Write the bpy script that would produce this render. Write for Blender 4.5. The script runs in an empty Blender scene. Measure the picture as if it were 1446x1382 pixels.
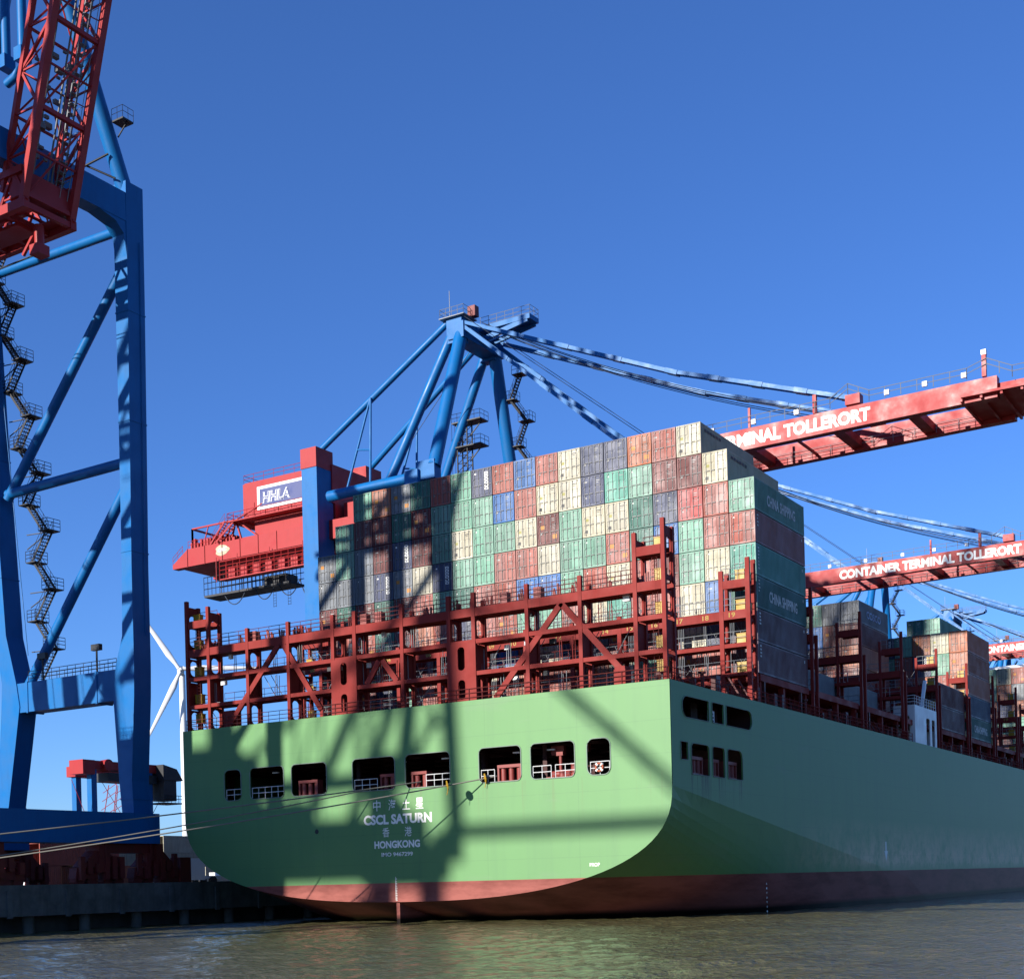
import bpy, math, random
from mathutils import Vector, Matrix
from mathutils.geometry import tessellate_polygon
RND = random.Random(7)
sc = bpy.context.scene
COL = sc.collection

# ------------------------------------------------------------------ camera
cam_d = bpy.data.cameras.new("camera")
cam = bpy.data.objects.new("camera", cam_d)
COL.objects.link(cam)
YAW, ROLL, FPX = .536, -.026, 1917.6
cy_, sy_ = math.cos(YAW), math.sin(YAW)
fwd = Vector((-sy_, cy_, 0)); right = Vector((cy_, sy_, 0)); up = Vector((0, 0, 1))
cr, sr = math.cos(ROLL), math.sin(ROLL)
r_ = right * cr + up * sr
u_ = up * cr - right * sr
M = Matrix((r_, u_, -fwd)).transposed().to_4x4()
M.translation = Vector((70.709, -92.284, 3.34))
cam.matrix_world = M
cam_d.sensor_width = 36
cam_d.lens = FPX / 1446 * 36
cam_d.shift_x = -(796.1 - 723) / 1446
cam_d.shift_y = (1242.2 - 691) / 1446
cam_d.clip_start = .5
cam_d.clip_end = 20000
sc.camera = cam
sc.render.resolution_x, sc.render.resolution_y = 1024, 978

# ------------------------------------------------------------------ sky, sun, exposure
SUN_EL, SUN_AZ = math.radians(18.6), math.radians(16.0)     # azimuth of travel, from +Y towards +X
sd = Vector((math.sin(SUN_AZ) * math.cos(SUN_EL), math.cos(SUN_AZ) * math.cos(SUN_EL), -math.sin(SUN_EL)))
w = bpy.data.worlds.new("World")
sc.world = w
w.use_nodes = True
nt = w.node_tree
bg = nt.nodes["Background"]
sky = nt.nodes.new("ShaderNodeTexSky")
sky.sky_type = 'NISHITA'
sky.sun_disc = False
sky.sun_elevation = SUN_EL
sky.sun_rotation = math.atan2(-sd.x, -sd.y)
sky.altitude = 0
sky.air_density = 1.0
sky.dust_density = 0.0
sky.ozone_density = 7.2
tint = nt.nodes.new("ShaderNodeMix"); tint.data_type = 'RGBA'; tint.blend_type = 'MULTIPLY'
tint.inputs[0].default_value = 1; tint.inputs[7].default_value = (1.03, 1.15, 1.48, 1)
nt.links.new(sky.outputs[0], tint.inputs[6]); nt.links.new(tint.outputs[2], bg.inputs[0])
bg.inputs[1].default_value = .068
sun_d = bpy.data.lights.new("sun", 'SUN')
sun_d.energy = 5.0
sun_d.angle = math.radians(.65)
sun_d.color = (1, .95, .87)
sun = bpy.data.objects.new("sun", sun_d)
COL.objects.link(sun)
sun.rotation_euler = sd.to_track_quat('-Z', 'Y').to_euler()
sun.location = (-60, -200, 120)
sc.view_settings.view_transform = 'Standard'
sc.view_settings.look = 'None'
sc.view_settings.gamma = 1
sc.view_settings.exposure = 0.9


# ------------------------------------------------------------------ materials
def new_mat(name):
    m = bpy.data.materials.new(name)
    m.use_nodes = True
    n = m.node_tree.nodes
    return m, n, m.node_tree.links, n["Principled BSDF"]


KA = .43


def rgb(c):
    return (c[0] * KA, c[1] * KA, c[2] * KA, 1)


def mixc(n, l, fac, a, b, blend='MIX'):
    x = n.new("ShaderNodeMix"); x.data_type = 'RGBA'; x.blend_type = blend
    for s, v in ((0, fac), (6, a), (7, b)):
        if isinstance(v, (int, float)): x.inputs[s].default_value = v
        elif isinstance(v, tuple): x.inputs[s].default_value = v
        else: l.new(v, x.inputs[s])
    return x.outputs[2]


def ramp(n, l, src, p0, p1, v0=0., v1=1.):
    x = n.new("ShaderNodeMapRange"); x.clamp = True
    x.inputs[1].default_value = p0; x.inputs[2].default_value = p1
    x.inputs[3].default_value = v0; x.inputs[4].default_value = v1
    l.new(src, x.inputs[0])
    return x.outputs[0]


def noise(n, l, vec, scale, detail=4., rough=.55, sx=1, sy=1, sz=1):
    if (sx, sy, sz) != (1, 1, 1):
        mp = n.new("ShaderNodeMapping"); mp.inputs[3].default_value = (sx, sy, sz)
        l.new(vec, mp.inputs[0]); vec = mp.outputs[0]
    x = n.new("ShaderNodeTexNoise"); x.inputs["Scale"].default_value = scale
    x.inputs["Detail"].default_value = detail; x.inputs["Roughness"].default_value = rough
    l.new(vec, x.inputs["Vector"])
    return x.outputs[0]


def math_(n, l, op, a, b=None):
    x = n.new("ShaderNodeMath"); x.operation = op
    for i, v in ((0, a), (1, b)):
        if v is None: continue
        if isinstance(v, (int, float)): x.inputs[i].default_value = v
        else: l.new(v, x.inputs[i])
    return x.outputs[0]


def paint(name, col, rough=.42, var=.22, streak=.25, dirt=(.10, .07, .05), obj_var=0., bump=.0, metal=0., spec=.4):
    m, n, l, b = new_mat(name)
    tc = n.new("ShaderNodeTexCoord").outputs["Object"]
    oi = n.new("ShaderNodeObjectInfo")
    ad = n.new("ShaderNodeVectorMath"); ad.operation = 'ADD'
    cmb = n.new("ShaderNodeCombineXYZ")
    l.new(math_(n, l, 'MULTIPLY', oi.outputs["Random"], 37.), cmb.inputs[0]); l.new(math_(n, l, 'MULTIPLY', oi.outputs["Random"], 91.), cmb.inputs[1])
    l.new(tc, ad.inputs[0]); l.new(cmb.outputs[0], ad.inputs[1])
    v = ad.outputs[0]
    n1 = noise(n, l, v, .55, 5)
    c = mixc(n, l, ramp(n, l, n1, .35, .7, 0, var), rgb(col), rgb(tuple(x * .55 + .02 for x in col)))
    n2 = noise(n, l, v, 1.6, 5, .6, 1.4, 1.4, .14)
    c = mixc(n, l, ramp(n, l, n2, .52, .78, 0, streak), c, rgb(dirt))
    if obj_var:
        h = n.new("ShaderNodeHueSaturation")
        l.new(c, h.inputs["Color"])
        l.new(ramp(n, l, oi.outputs["Random"], 0, 1, 1 - obj_var, 1 + obj_var), h.inputs["Value"])
        fr = math_(n, l, 'FRACT', math_(n, l, 'MULTIPLY', oi.outputs["Random"], 7.31))
        l.new(ramp(n, l, fr, 0, 1, .8, 1.1), h.inputs["Saturation"])
        c = h.outputs[0]
    l.new(c, b.inputs["Base Color"])
    l.new(ramp(n, l, n1, .3, .7, rough - .08, rough + .15), b.inputs["Roughness"])
    b.inputs["Metallic"].default_value = metal
    b.inputs["Specular IOR Level"].default_value = spec
    if bump:
        bp = n.new("ShaderNodeBump"); bp.inputs["Strength"].default_value = bump; bp.inputs["Distance"].default_value = .05
        l.new(noise(n, l, v, .9, 3), bp.inputs["Height"]); l.new(bp.outputs[0], b.inputs["Normal"])
    return m


CRANE_BLUE = paint("crane blue paint", (.006, .245, .72), .42, .26, .18, (.02, .05, .13), spec=.25)
CRANE_RED = paint("crane red paint", (.70, .050, .050), .45, .15, .15, (.2, .03, .03), spec=.25)
BOGIE_RED = paint("bogie red paint", (.34, .03, .024), .55, .4, .5)
SHIP_RED = paint("deck red oxide paint", (.45, .044, .034), .6, .28, .32, (.09, .02, .015), spec=.15)
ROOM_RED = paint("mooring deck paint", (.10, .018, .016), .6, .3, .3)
ROLLER_RED = paint("fairlead red paint", (.45, .07, .055), .5, .2, .25)
WHITE = paint("white paint", (1.55, 1.55, 1.52), .4, .1, .12, (.35, .30, .24))
RAIL_GREY = paint("galvanised rail", (.42, .44, .46), .45, .2, .2)
DARK = paint("dark steel", (.035, .036, .042), .5, .3, .2)
BLACK = paint("black rubber", (.012, .012, .013), .6, .2, .1)
YELLOW = paint("yellow locker paint", (.80, .46, .02), .45, .12, .15)
MARK_ORANGE = paint("orange sticker", (.85, .33, .03), .5, .1, .1)
LETTER = paint("white lettering", (1.75, 1.72, 1.58), .5, .12, .15, (.4, .38, .3))
SIGN_BLUE = paint("sign blue", (.10, .13, .38), .4, .1, .05)
ROPE = paint("mooring rope", (.40, .37, .31), .85, .3, .1)
CABLE = paint("steel cable", (.03, .05, .09), .6, .2, .1)
STAY_BLUE = CRANE_BLUE
CONT = {}
for k, nm, c in (("G", "mint green", (.25, .56, .40)), ("D", "dark green", (.045, .22, .165)), ("T", "turquoise", (.11, .55, .40)),
                 ("R", "salmon red", (.56, .125, .085)), ("M", "maroon", (.235, .033, .030)), ("W", "cream", (.86, .78, .55)),
                 ("N", "slate navy", (.075, .095, .20)), ("B", "bright blue", (.02, .20, .62)), ("S", "steel grey", (.27, .30, .34)),
                 ("O", "orange brown", (.68, .20, .09)), ("P", "plum brown", (.19, .075, .085)), ("r", "bright red", (.60, .045, .04))):
    CONT[k] = (nm, paint(nm + " container paint", c, .5, .34, .36, (.09, .065, .045), obj_var=.2))


def hull_mat():
    m, n, l, b = new_mat("hull paint")
    tc = n.new("ShaderNodeTexCoord").outputs["Object"]
    sp = n.new("ShaderNodeSeparateXYZ"); l.new(tc, sp.inputs[0])
    z, y = sp.outputs[2], sp.outputs[1]
    n1 = noise(n, l, tc, .12, 6)
    st = noise(n, l, tc, .9, 5, .6, 1, 1, .07)
    g = mixc(n, l, ramp(n, l, n1, .35, .7, 0, .35), rgb((.21, .495, .168)), rgb((.18, .42, .15)))
    g = mixc(n, l, ramp(n, l, st, .5, .8, 0, .30), g, rgb((.14, .31, .15)))
    # scuffed band along the fender height of the side
    fine = noise(n, l, tc, .8, 7, .72, 1, .6, .55)
    fz = math_(n, l, 'MULTIPLY', ramp(n, l, z, 3.4, 4.4), ramp(n, l, z, 5.0, 9.0, 1, 0))
    fy = ramp(n, l, y, 22, 48)
    sc_ = math_(n, l, 'MULTIPLY', math_(n, l, 'MULTIPLY', fz, fy), ramp(n, l, fine, .36, .58))
    g = mixc(n, l, math_(n, l, 'MULTIPLY', sc_, .9), g, rgb((1.35, 1.0, .58)))
    # rust runs below the fairleads
    ry = noise(n, l, tc, 1.8, 4, .7, 0, 1, .03)
    rz = math_(n, l, 'MULTIPLY', ramp(n, l, z, 8.6, 11.0), ramp(n, l, z, 11.3, 11.5, 1, 0))
    yy = math_(n, l, 'MULTIPLY', ramp(n, l, y, 3, 3.6), ramp(n, l, y, 13.4, 14, 1, 0))
    g = mixc(n, l, math_(n, l, 'MULTIPLY', math_(n, l, 'MULTIPLY', rz, yy), ramp(n, l, ry, .5, .62, 0, .75)), g, rgb((.06, .05, .035)))
    uu = math_(n, l, 'ADD', sp.outputs[0], y)
    def seam(src, period, wd):
        f = math_(n, l, 'FRACT', math_(n, l, 'DIVIDE', src, period))
        return math_(n, l, 'LESS_THAN', f, wd)
    sm = math_(n, l, 'MAXIMUM', seam(z, 2.55, .022), seam(uu, 8.7, .008))
    g = mixc(n, l, math_(n, l, 'MULTIPLY', sm, ramp(n, l, fine, .3, .7, .08, .30)), g, rgb((.10, .22, .11)))
    wr = math_(n, l, 'MULTIPLY', math_(n, l, 'LESS_THAN', y, .3), math_(n, l, 'MULTIPLY', ramp(n, l, z, 7.5, 11.3), ramp(n, l, z, 11.4, 11.5, 1, 0)))
    rs = noise(n, l, tc, 1.5, 4, .7, 1, 0, .03)
    g = mixc(n, l, math_(n, l, 'MULTIPLY', wr, ramp(n, l, rs, .56, .70, 0, .4)), g, rgb((.22, .20, .10)))
    dents = noise(n, l, tc, .5, 3, .5, .3, .3, 1.4)
    g = mixc(n, l, ramp(n, l, dents, .62, .70, 0, .18), g, rgb((.30, .44, .26)))
    # boot topping
    rd = mixc(n, l, ramp(n, l, noise(n, l, tc, .5, 6, .65, .5, .3, 1.6),   .42, .72, 0, .8), rgb((.58, .19, .155)), rgb((.22, .06, .05)))
    zz = math_(n, l, 'ADD', z, ramp(n, l, fine, 0, 1, -.06, .06))
    wet = ramp(n, l, zz, .35, .8, 1, 0)
    rd = mixc(n, l, wet, rd, rgb((.03, .022, .018)))
    c = mixc(n, l, ramp(n, l, z, 3.46, 3.50), rd, g)
    l.new(c, b.inputs["Base Color"])
    b.inputs["Roughness"].default_value = .52
    l.new(ramp(n, l, z, 3.46, 3.5, .06, .36), b.inputs["Specular IOR Level"])
    # plate seams and slight unevenness
    bp = n.new("ShaderNodeBump"); bp.inputs["Strength"].default_value = .35; bp.inputs["Distance"].default_value = .04
    l.new(noise(n, l, tc, .35, 4, .5, 1, 1, .5), bp.inputs["Height"]); l.new(bp.outputs[0], b.inputs["Normal"])
    return m


HULL = hull_mat()


def water_mat():
    m, n, l, b = new_mat("river water")
    tc = n.new("ShaderNodeTexCoord").outputs["Object"]
    n1 = noise(n, l, tc, .05, 3)
    c = mixc(n, l, n1, rgb((.20, .185, .080)), rgb((.27, .245, .115)))
    l.new(c, b.inputs["Base Color"])
    b.inputs["Roughness"].default_value = .07
    b.inputs["IOR"].default_value = 1.33
    a = noise(n, l, tc, 2.6, 4, .6, 1, .7, 1)
    bp = n.new("ShaderNodeBump"); bp.inputs["Strength"].default_value = 1.0; bp.inputs["Distance"].default_value = .2
    l.new(a, bp.inputs["Height"]); l.new(bp.outputs[0], b.inputs["Normal"])
    return m


def concrete_mat(name, col, dark=.5):
    m, n, l, b = new_mat(name)
    tc = n.new("ShaderNodeTexCoord").outputs["Object"]
    c = mixc(n, l, ramp(n, l, noise(n, l, tc, .6, 6, .65), .35, .7), rgb(col), rgb(tuple(x * dark for x in col)))
    c = mixc(n, l, ramp(n, l, noise(n, l, tc, 1.1, 5, .6, 1, 1, .1), .5, .75, 0, .6), c, rgb((.05, .05, .04)))
    l.new(c, b.inputs["Base Color"]); b.inputs["Roughness"].default_value = .85
    return m


CONCRETE = concrete_mat("quay concrete", (.26, .25, .23))
ASPHALT = concrete_mat("terminal paving", (.16, .155, .15))


# ------------------------------------------------------------------ mesh helpers
class MB:
    def __init__(s):
        s.v, s.f, s.m, s.s = [], [], [], []

    def face(s, pts, mat=0, smooth=False):
        i = len(s.v)
        s.v += [tuple(p) for p in pts]
        s.f.append(tuple(range(i, i + len(pts)))); s.m.append(mat); s.s.append(smooth)

    def hexa(s, p, mat=0):      # p: 8 corners, bottom ring 0-3 counter-clockwise seen from above, top ring 4-7
        i = len(s.v)
        s.v += [tuple(q) for q in p]
        for q in ((3, 2, 1, 0), (4, 5, 6, 7), (0, 1, 5, 4), (1, 2, 6, 5), (2, 3, 7, 6), (3, 0, 4, 7)):
            s.f.append(tuple(i + k for k in q)); s.m.append(mat); s.s.append(False)
        return s

    def box(s, x0, x1, y0, y1, z0, z1, mat=0):
        return s.hexa([(x0, y0, z0), (x1, y0, z0), (x1, y1, z0), (x0, y1, z0), (x0, y0, z1), (x1, y0, z1), (x1, y1, z1), (x0, y1, z1)], mat)

    def beam(s, a, b, w, h, upv=(0, 0, 1), mat=0):     # w across, h along upv
        a, b = Vector(a), Vector(b)
        d = (b - a).normalized(); upv = Vector(upv)
        if abs(d.dot(upv)) > .98: upv = Vector((0, 1, 0))
        sdv = d.cross(upv).normalized(); uv = sdv.cross(d).normalized()
        sdv *= w / 2; uv *= h / 2
        return s.hexa([a - sdv - uv, a + sdv - uv, b + sdv - uv, b - sdv - uv, a - sdv + uv, a + sdv + uv, b + sdv + uv, b - sdv + uv], mat)

    def tube(s, a, b, r, n=10, r2=None, caps=True, mat=0):
        a, b = Vector(a), Vector(b)
        r2 = r if r2 is None else r2
        d = (b - a).normalized()
        t = Vector((0, 0, 1)) if abs(d.z) < .9 else Vector((1, 0, 0))
        x = d.cross(t).normalized(); y = d.cross(x)
        ring = [(x * math.cos(2 * math.pi * k / n) + y * math.sin(2 * math.pi * k / n)) for k in range(n)]
        i = len(s.v)
        s.v += [tuple(a + q * r) for q in ring] + [tuple(b + q * r2) for q in ring]
        for k in range(n):
            k2 = (k + 1) % n
            s.f.append((i + k, i + n + k, i + n + k2, i + k2)); s.m.append(mat); s.s.append(n > 5)
        if caps:
            s.face([a + q * r for q in ring], mat); s.face([b + q * r2 for q in reversed(ring)], mat)
        return s

    def path(s, pts, r, n=6, mat=0):
        pts = [Vector(p) for p in pts]
        rings = []
        for k, p in enumerate(pts):
            d = (pts[min(k + 1, len(pts) - 1)] - pts[max(k - 1, 0)]).normalized()
            t = Vector((0, 0, 1)) if abs(d.z) < .9 else Vector((1, 0, 0))
            x = d.cross(t).normalized(); y = d.cross(x)
            i = len(s.v)
            s.v += [tuple(p + (x * math.cos(2 * math.pi * q / n) + y * math.sin(2 * math.pi * q / n)) * r) for q in range(n)]
            rings.append(i)
        for a, b in zip(rings, rings[1:]):
            for q in range(n):
                q2 = (q + 1) % n
                s.f.append((a + q, b + q, b + q2, a + q2)); s.m.append(mat); s.s.append(n > 4)
        return s

    def ring(s, c, ax, R, r, n=20, k=8, mat=0):
        c, ax = Vector(c), Vector(ax).normalized()
        t = Vector((0, 0, 1)) if abs(ax.z) < .9 else Vector((1, 0, 0))
        x = ax.cross(t).normalized(); y = ax.cross(x)
        i = len(s.v)
        for a in range(n):
            o = x * math.cos(2 * math.pi * a / n) + y * math.sin(2 * math.pi * a / n)
            for q in range(k):
                s.v.append(tuple(c + o * (R + r * math.cos(2 * math.pi * q / k)) + ax * r * math.sin(2 * math.pi * q / k)))
        for a in range(n):
            for q in range(k):
                a2, q2 = (a + 1) % n, (q + 1) % k
                s.f.append((i + a * k + q, i + a2 * k + q, i + a2 * k + q2, i + a * k + q2)); s.m.append(mat); s.s.append(True)
        return s

    def prism(s, poly, holes, fn, t0, t1, mat=0):
        """poly / holes: 2-D outlines; fn(u, v, t) -> 3-D point; t0 front, t1 back"""
        loops = [list(poly)] + [list(h) for h in holes]
        flat = [p for q in loops for p in q]
        tris = tessellate_polygon([[Vector((p[0], p[1], 0)) for p in q] for q in loops])
        for t in (t0, t1):
            i = len(s.v)
            s.v += [tuple(fn(p[0], p[1], t)) for p in flat]
            for a in tris:
                s.f.append(tuple(i + k for k in a)); s.m.append(mat); s.s.append(False)
        for q in loops:
            for k in range(len(q)):
                a, b = q[k], q[(k + 1) % len(q)]
                s.face([fn(a[0], a[1], t0), fn(b[0], b[1], t0), fn(b[0], b[1], t1), fn(a[0], a[1], t1)], mat)
        return s

    def rail(s, pts, h=1.1, step=1.8, r=.03, n=4, mid=2, mat=0):
        """hand rail along a polyline of foot points"""
        for a, b in zip(pts, pts[1:]):
            a, b = Vector(a), Vector(b)
            k = max(1, round((b - a).length / step))
            for q in range(k + 1):
                p = a.lerp(b, q / k)
                s.tube(p, p + Vector((0, 0, h)), r, n, caps=False, mat=mat)
            for q in range(mid):
                o = Vector((0, 0, h * (1 - q / (mid + .0) * .98)))
                s.tube(a + o, b + o, r, n, caps=False, mat=mat)
        return s

    def stair(s, a, b, w=.8, mat=0, side=(0, 1, 0), rails=True):
        a, b = Vector(a), Vector(b)
        sv = Vector(side) * (w / 2)
        for q in (-1, 1):
            s.beam(a + sv * q, b + sv * q, .06, .24, mat=mat)
            if rails:
                o = Vector((0, 0, 1.05))
                s.tube(a + sv * q + o, b + sv * q + o, .03, 4, caps=False, mat=mat)
                s.tube(a + sv * q + o * .5, b + sv * q + o * .5, .025, 4, caps=False, mat=mat)
                for k in range(4):
                    p = a.lerp(b, k / 3) + sv * q
                    s.tube(p, p + o, .03, 4, caps=False, mat=mat)
        n = max(3, int(abs(b.z - a.z) / .28))
        for k in range(n):
            p = a.lerp(b, (k + .5) / n)
            s.beam(p - sv, p + sv, .24, .04, mat=mat)
        return s

    def text(s, body, o, ux, uz, w, h, mat=0, bold=.012, font=None):
        key = (body, bold)
        if key not in TEXTS:
            cu = bpy.data.curves.new("lettering", 'FONT')
            cu.body = body; cu.offset = bold; cu.resolution_u = 3
            ob = bpy.data.objects.new("lettering", cu)
            me = bpy.data.meshes.new_from_object(ob)
            vs = [v.co.copy() for v in me.vertices]
            x0, x1 = min(v.x for v in vs), max(v.x for v in vs); y0, y1 = min(v.y for v in vs), max(v.y for v in vs)
            TEXTS[key] = ([((v.x - x0) / (x1 - x0), (v.y - y0) / (y1 - y0)) for v in vs], [tuple(p.vertices) for p in me.polygons])
            bpy.data.objects.remove(ob); bpy.data.curves.remove(cu); bpy.data.meshes.remove(me)
        vs, fs = TEXTS[key]
        o, ux, uz = Vector(o), Vector(ux), Vector(uz)
        i = len(s.v)
        s.v += [tuple(o + ux * (v[0] * w) + uz * (v[1] * h)) for v in vs]
        for f in fs:
            s.f.append(tuple(i + k for k in f)); s.m.append(mat); s.s.append(False)
        return s

    def build(s, name, mats, parent=None, origin=None):
        if not isinstance(mats, (list, tuple)): mats = [mats]
        if origin is None:
            p, o3 = parent, Vector((0, 0, 0))
            while p is not None:
                o3 = o3 + p.location; p = p.parent
            loc = Vector((0, 0, 0)); off = o3
        else:
            off = Vector(origin); loc = off.copy()
            if parent is not None:
                p = parent
                while p is not None:
                    loc = loc - p.location; p = p.parent
        me = bpy.data.meshes.new(name)
        me.from_pydata([(a - off.x, b - off.y, c - off.z) for a, b, c in s.v], [], s.f)
        for m in mats: me.materials.append(m)
        me.polygons.foreach_set("material_index", s.m)
        me.polygons.foreach_set("use_smooth", s.s)
        me.update()
        ob = bpy.data.objects.new(name, me)
        ob.location = loc
        ob.parent = parent
        COL.objects.link(ob)
        return ob


TEXTS = {}


def tag(o, label=None, cat=None, group=None, kind=None):
    for k, v in (("label", label), ("category", cat), ("group", group), ("kind", kind)):
        if v: o[k] = v
    return o


def empty(name, loc, label, cat, group=None):
    o = bpy.data.objects.new(name, None)
    o.location = loc; o.empty_display_size = .5
    COL.objects.link(o)
    return tag(o, label, cat, group)


def copy_tree(o, parent=None):
    c = o.copy()
    COL.objects.link(c)
    c.parent = parent
    for ch in o.children: copy_tree(ch, c)
    return c


def rrect(x0, x1, z0, z1, r, n=5):
    """rounded rectangle; r may be one radius or four (bottom-left, bottom-right, top-right, top-left)"""
    if isinstance(r, (int, float)): r = (r,) * 4
    pts = []
    for (cx, cz, a0), q in zip(((x0, z0, 180), (x1, z0, 270), (x1, z1, 0), (x0, z1, 90)), r):
        sx = 1 if cx == x0 else -1; sz = 1 if cz == z0 else -1
        for k in range(n + 1):
            a = math.radians(a0 + 90 * k / n)
            pts.append((cx + sx * q + q * math.cos(a), cz + sz * q + q * math.sin(a)))
    return pts


XZ = lambda y0: (lambda u, v, t: (u, y0 + t, v))          # outline in X-Z, thickness along +Y
YZ = lambda x0: (lambda u, v, t: (x0 + t, u, v))          # outline in Y-Z, thickness along X

# ------------------------------------------------------------------ the setting: water, quay
from mathutils import noise as mnoise
WX0, WX1, WY0, WY1 = -60., 132., -84., 60.     # rippled near water, joined to the flat far sheet round it
mb = MB()
NX, NY = 560, 420
for j in range(NY + 1):
    y = WY0 + (WY1 - WY0) * j / NY
    for i in range(NX + 1):
        x = WX0 + (WX1 - WX0) * i / NX
        e = min(1., min(x - WX0, WX1 - x, y - WY0, WY1 - y) / 5)
        h = mnoise.noise((x * .55, y * .42, 0)) * .09 + mnoise.noise((x * .16 + 7, y * .13, 3)) * .16 + mnoise.noise((x * 1.15, y * .85, 9)) * .075
        mb.v.append((x, y, h * e))
for j in range(NY):
    for i in range(NX):
        k = j * (NX + 1) + i
        mb.f.append((k, k + 1, k + NX + 2, k + NX + 1)); mb.m.append(0); mb.s.append(True)
X0, X1, Y0_, Y1_ = -4000, 6000, -1500, 6000
for q in ([(X0, Y0_), (X1, Y0_), (X1, WY0), (X0, WY0)], [(X0, WY1), (X1, WY1), (X1, Y1_), (X0, Y1_)], [(X0, WY0), (WX0, WY0), (WX0, WY1), (X0, WY1)], [(WX1, WY0), (X1, WY0), (X1, WY1), (WX1, WY1)]):
    mb.face([(p[0], p[1], 0) for p in q])
tag(mb.build("water", water_mat()), kind="structure")

QX, QZ = -28.0, 3.9
mb = MB()
mb.box(-4000, QX - 3.2, -1400, 5800, -6, QZ - .02)
mb.build("quay_ground", ASPHALT)["kind"] = "structure"
mb = MB()
mb.box(QX - 3.2, QX, -1400, 5800, 1.45, QZ)
for y in range(-60, 60, 6):
    mb.box(QX, QX + .14, y, y + .5, 1.3, QZ - .25)
    mb.tube((QX - 1.2, y + 3, -4), (QX - 1.2, y + 3, 1.45), .5, 10)
mb.box(QX - .35, QX, -1400, 5800, QZ, QZ + .22)
tag(mb.build("quay_wall", CONCRETE), "grey concrete quay wall with dark recess under its cap along the water", "quay wall")
qw = bpy.data.objects["quay_wall"]

# ------------------------------------------------------------------ the ship
W, H, ZK, ZB = 25.6, 18.3, 10.3, 1.85
ship = empty("container_ship", (0, 0, 0), "huge green container ship moored at the quay, seen from its wide flat stern", "container ship")


def section(y, n=26):
    """half outline below the knuckle: list of (x, z), from the side down to the centre line"""
    zk = ZK - .1275 * y
    zb = ZB - .30 * y
    zk, zb = max(zk, -1.0), max(zb, -12.0)
    e = 2.5 + .04 * y
    c = .28 * (1 - math.exp(-y / 4.0)) * max(0., 1 - y / 75)
    out = []
    for k in range(n + 1):
        a = math.pi / 2 * k / n
        u = math.sin(a) ** (2 / e); x = W * math.cos(a) ** (2 / e)
        d = (zk - zb) * u
        if k < n: x = max(0., x - c * d * (1 - .55 * u)) if x > 0 else 0.
        else: x = 0.
        out.append((x, zk - d))
    return out


hull = MB()
ol = section(0)
outline = [(-W, H), (-W, ZK)] + [(-x, z) for x, z in ol[1:-1]] + [(0, ol[-1][1])] + [(x, z) for x, z in reversed(ol[1:-1])] + [(W, ZK), (W, H)]
WIN = [(-20.4, -18.3, .55), (-17.2, -13.1, .45), (-12.2, -8.1, .45), (-5.2, -.55, .45), (.55, 5.2, .45), (8.1, 12.2, .45), (13.1, 17.2, .45), (18.3, 20.4, .6)]
holes = [rrect(a, b, 11.45, 14.3, r) for a, b, r in WIN]
hull.prism(outline, holes, XZ(0), 0, .12)
side_up = [(0, 17.35), (6.97, 17.35)]
SIDE = [rrect(2.1, 7.0, 15.65, 17.3, (.75, .12, .12, .75)), rrect(7.6, 9.9, 15.65, 17.3, .15), rrect(10.4, 15.8, 15.65, 17.3, (.12, .8, .8, .12)),
        rrect(1.67, 2.97, 12.35, 13.75, .12), rrect(3.55, 6.9, 11.3, 13.75, (.15, .15, .45, .45)), rrect(7.5, 9.9, 11.3, 13.75, (.15, .15, .4, .3)),
        rrect(10.45, 13.55, 11.3, 13.75, (.15, .15, .7, .3))]
YS = [0, 2, 4, 6, 9, 12, 16, 20, 25, 30, 36, 42, 50, 60, 80, 110, 150, 200, 250, 290, 310, 325, 340, 352, 362]


def taper(y):
    if y <= 270: return 1.
    return max(.02, 1 - ((y - 270) / 93) ** 2.2)


for sgn in (1, -1):
    hull.prism([(0.06, H), (0.06, ZK - .01), (20, ZK - .1275 * 20), (20, H)], SIDE if sgn > 0 else [], YZ(sgn * W), 0, -sgn * .12)
    secs = [[(sgn * x * taper(y), z) for x, z in section(y)] for y in YS]
    for (ya, sa), (yb, sb) in zip(zip(YS, secs), list(zip(YS, secs))[1:]):
        for k in range(len(sa) - 1):
            q = [(sa[k][0], ya, sa[k][1]), (sb[k][0], yb, sb[k][1]), (sb[k + 1][0], yb, sb[k + 1][1]), (sa[k + 1][0], ya, sa[k + 1][1])]
            hull.face(q if sgn > 0 else q[::-1], 0, False)
        if ya >= 20:
            za, zb_ = (H if ya < 285 else H + (ya - 285) * .05), (H if yb < 285 else H + (yb - 285) * .05)
            q = [(sgn * W * taper(ya), ya, za), (sgn * W * taper(yb), yb, zb_), (sb[0][0], yb, sb[0][1]), (sa[0][0], ya, sa[0][1])]
            hull.face(q if sgn < 0 else q[::-1])
hull.build("hull", HULL, ship)

LIT_EDGE = paint("opening lit edge paint", (.40, .52, .42), .5)
for h in holes:      # pale bars round every opening, standing in for its lit plate edge
    mb = MB(); mb.path([(x, -.02, z) for x, z in h + h[:1]], .045, 5); mb.build("opening_lit_edge", LIT_EDGE, ship)
for h in SIDE:
    mb = MB(); mb.path([(W + .02, y, z) for y, z in h + h[:1]], .035, 5); mb.build("opening_lit_edge", LIT_EDGE, ship)

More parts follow.
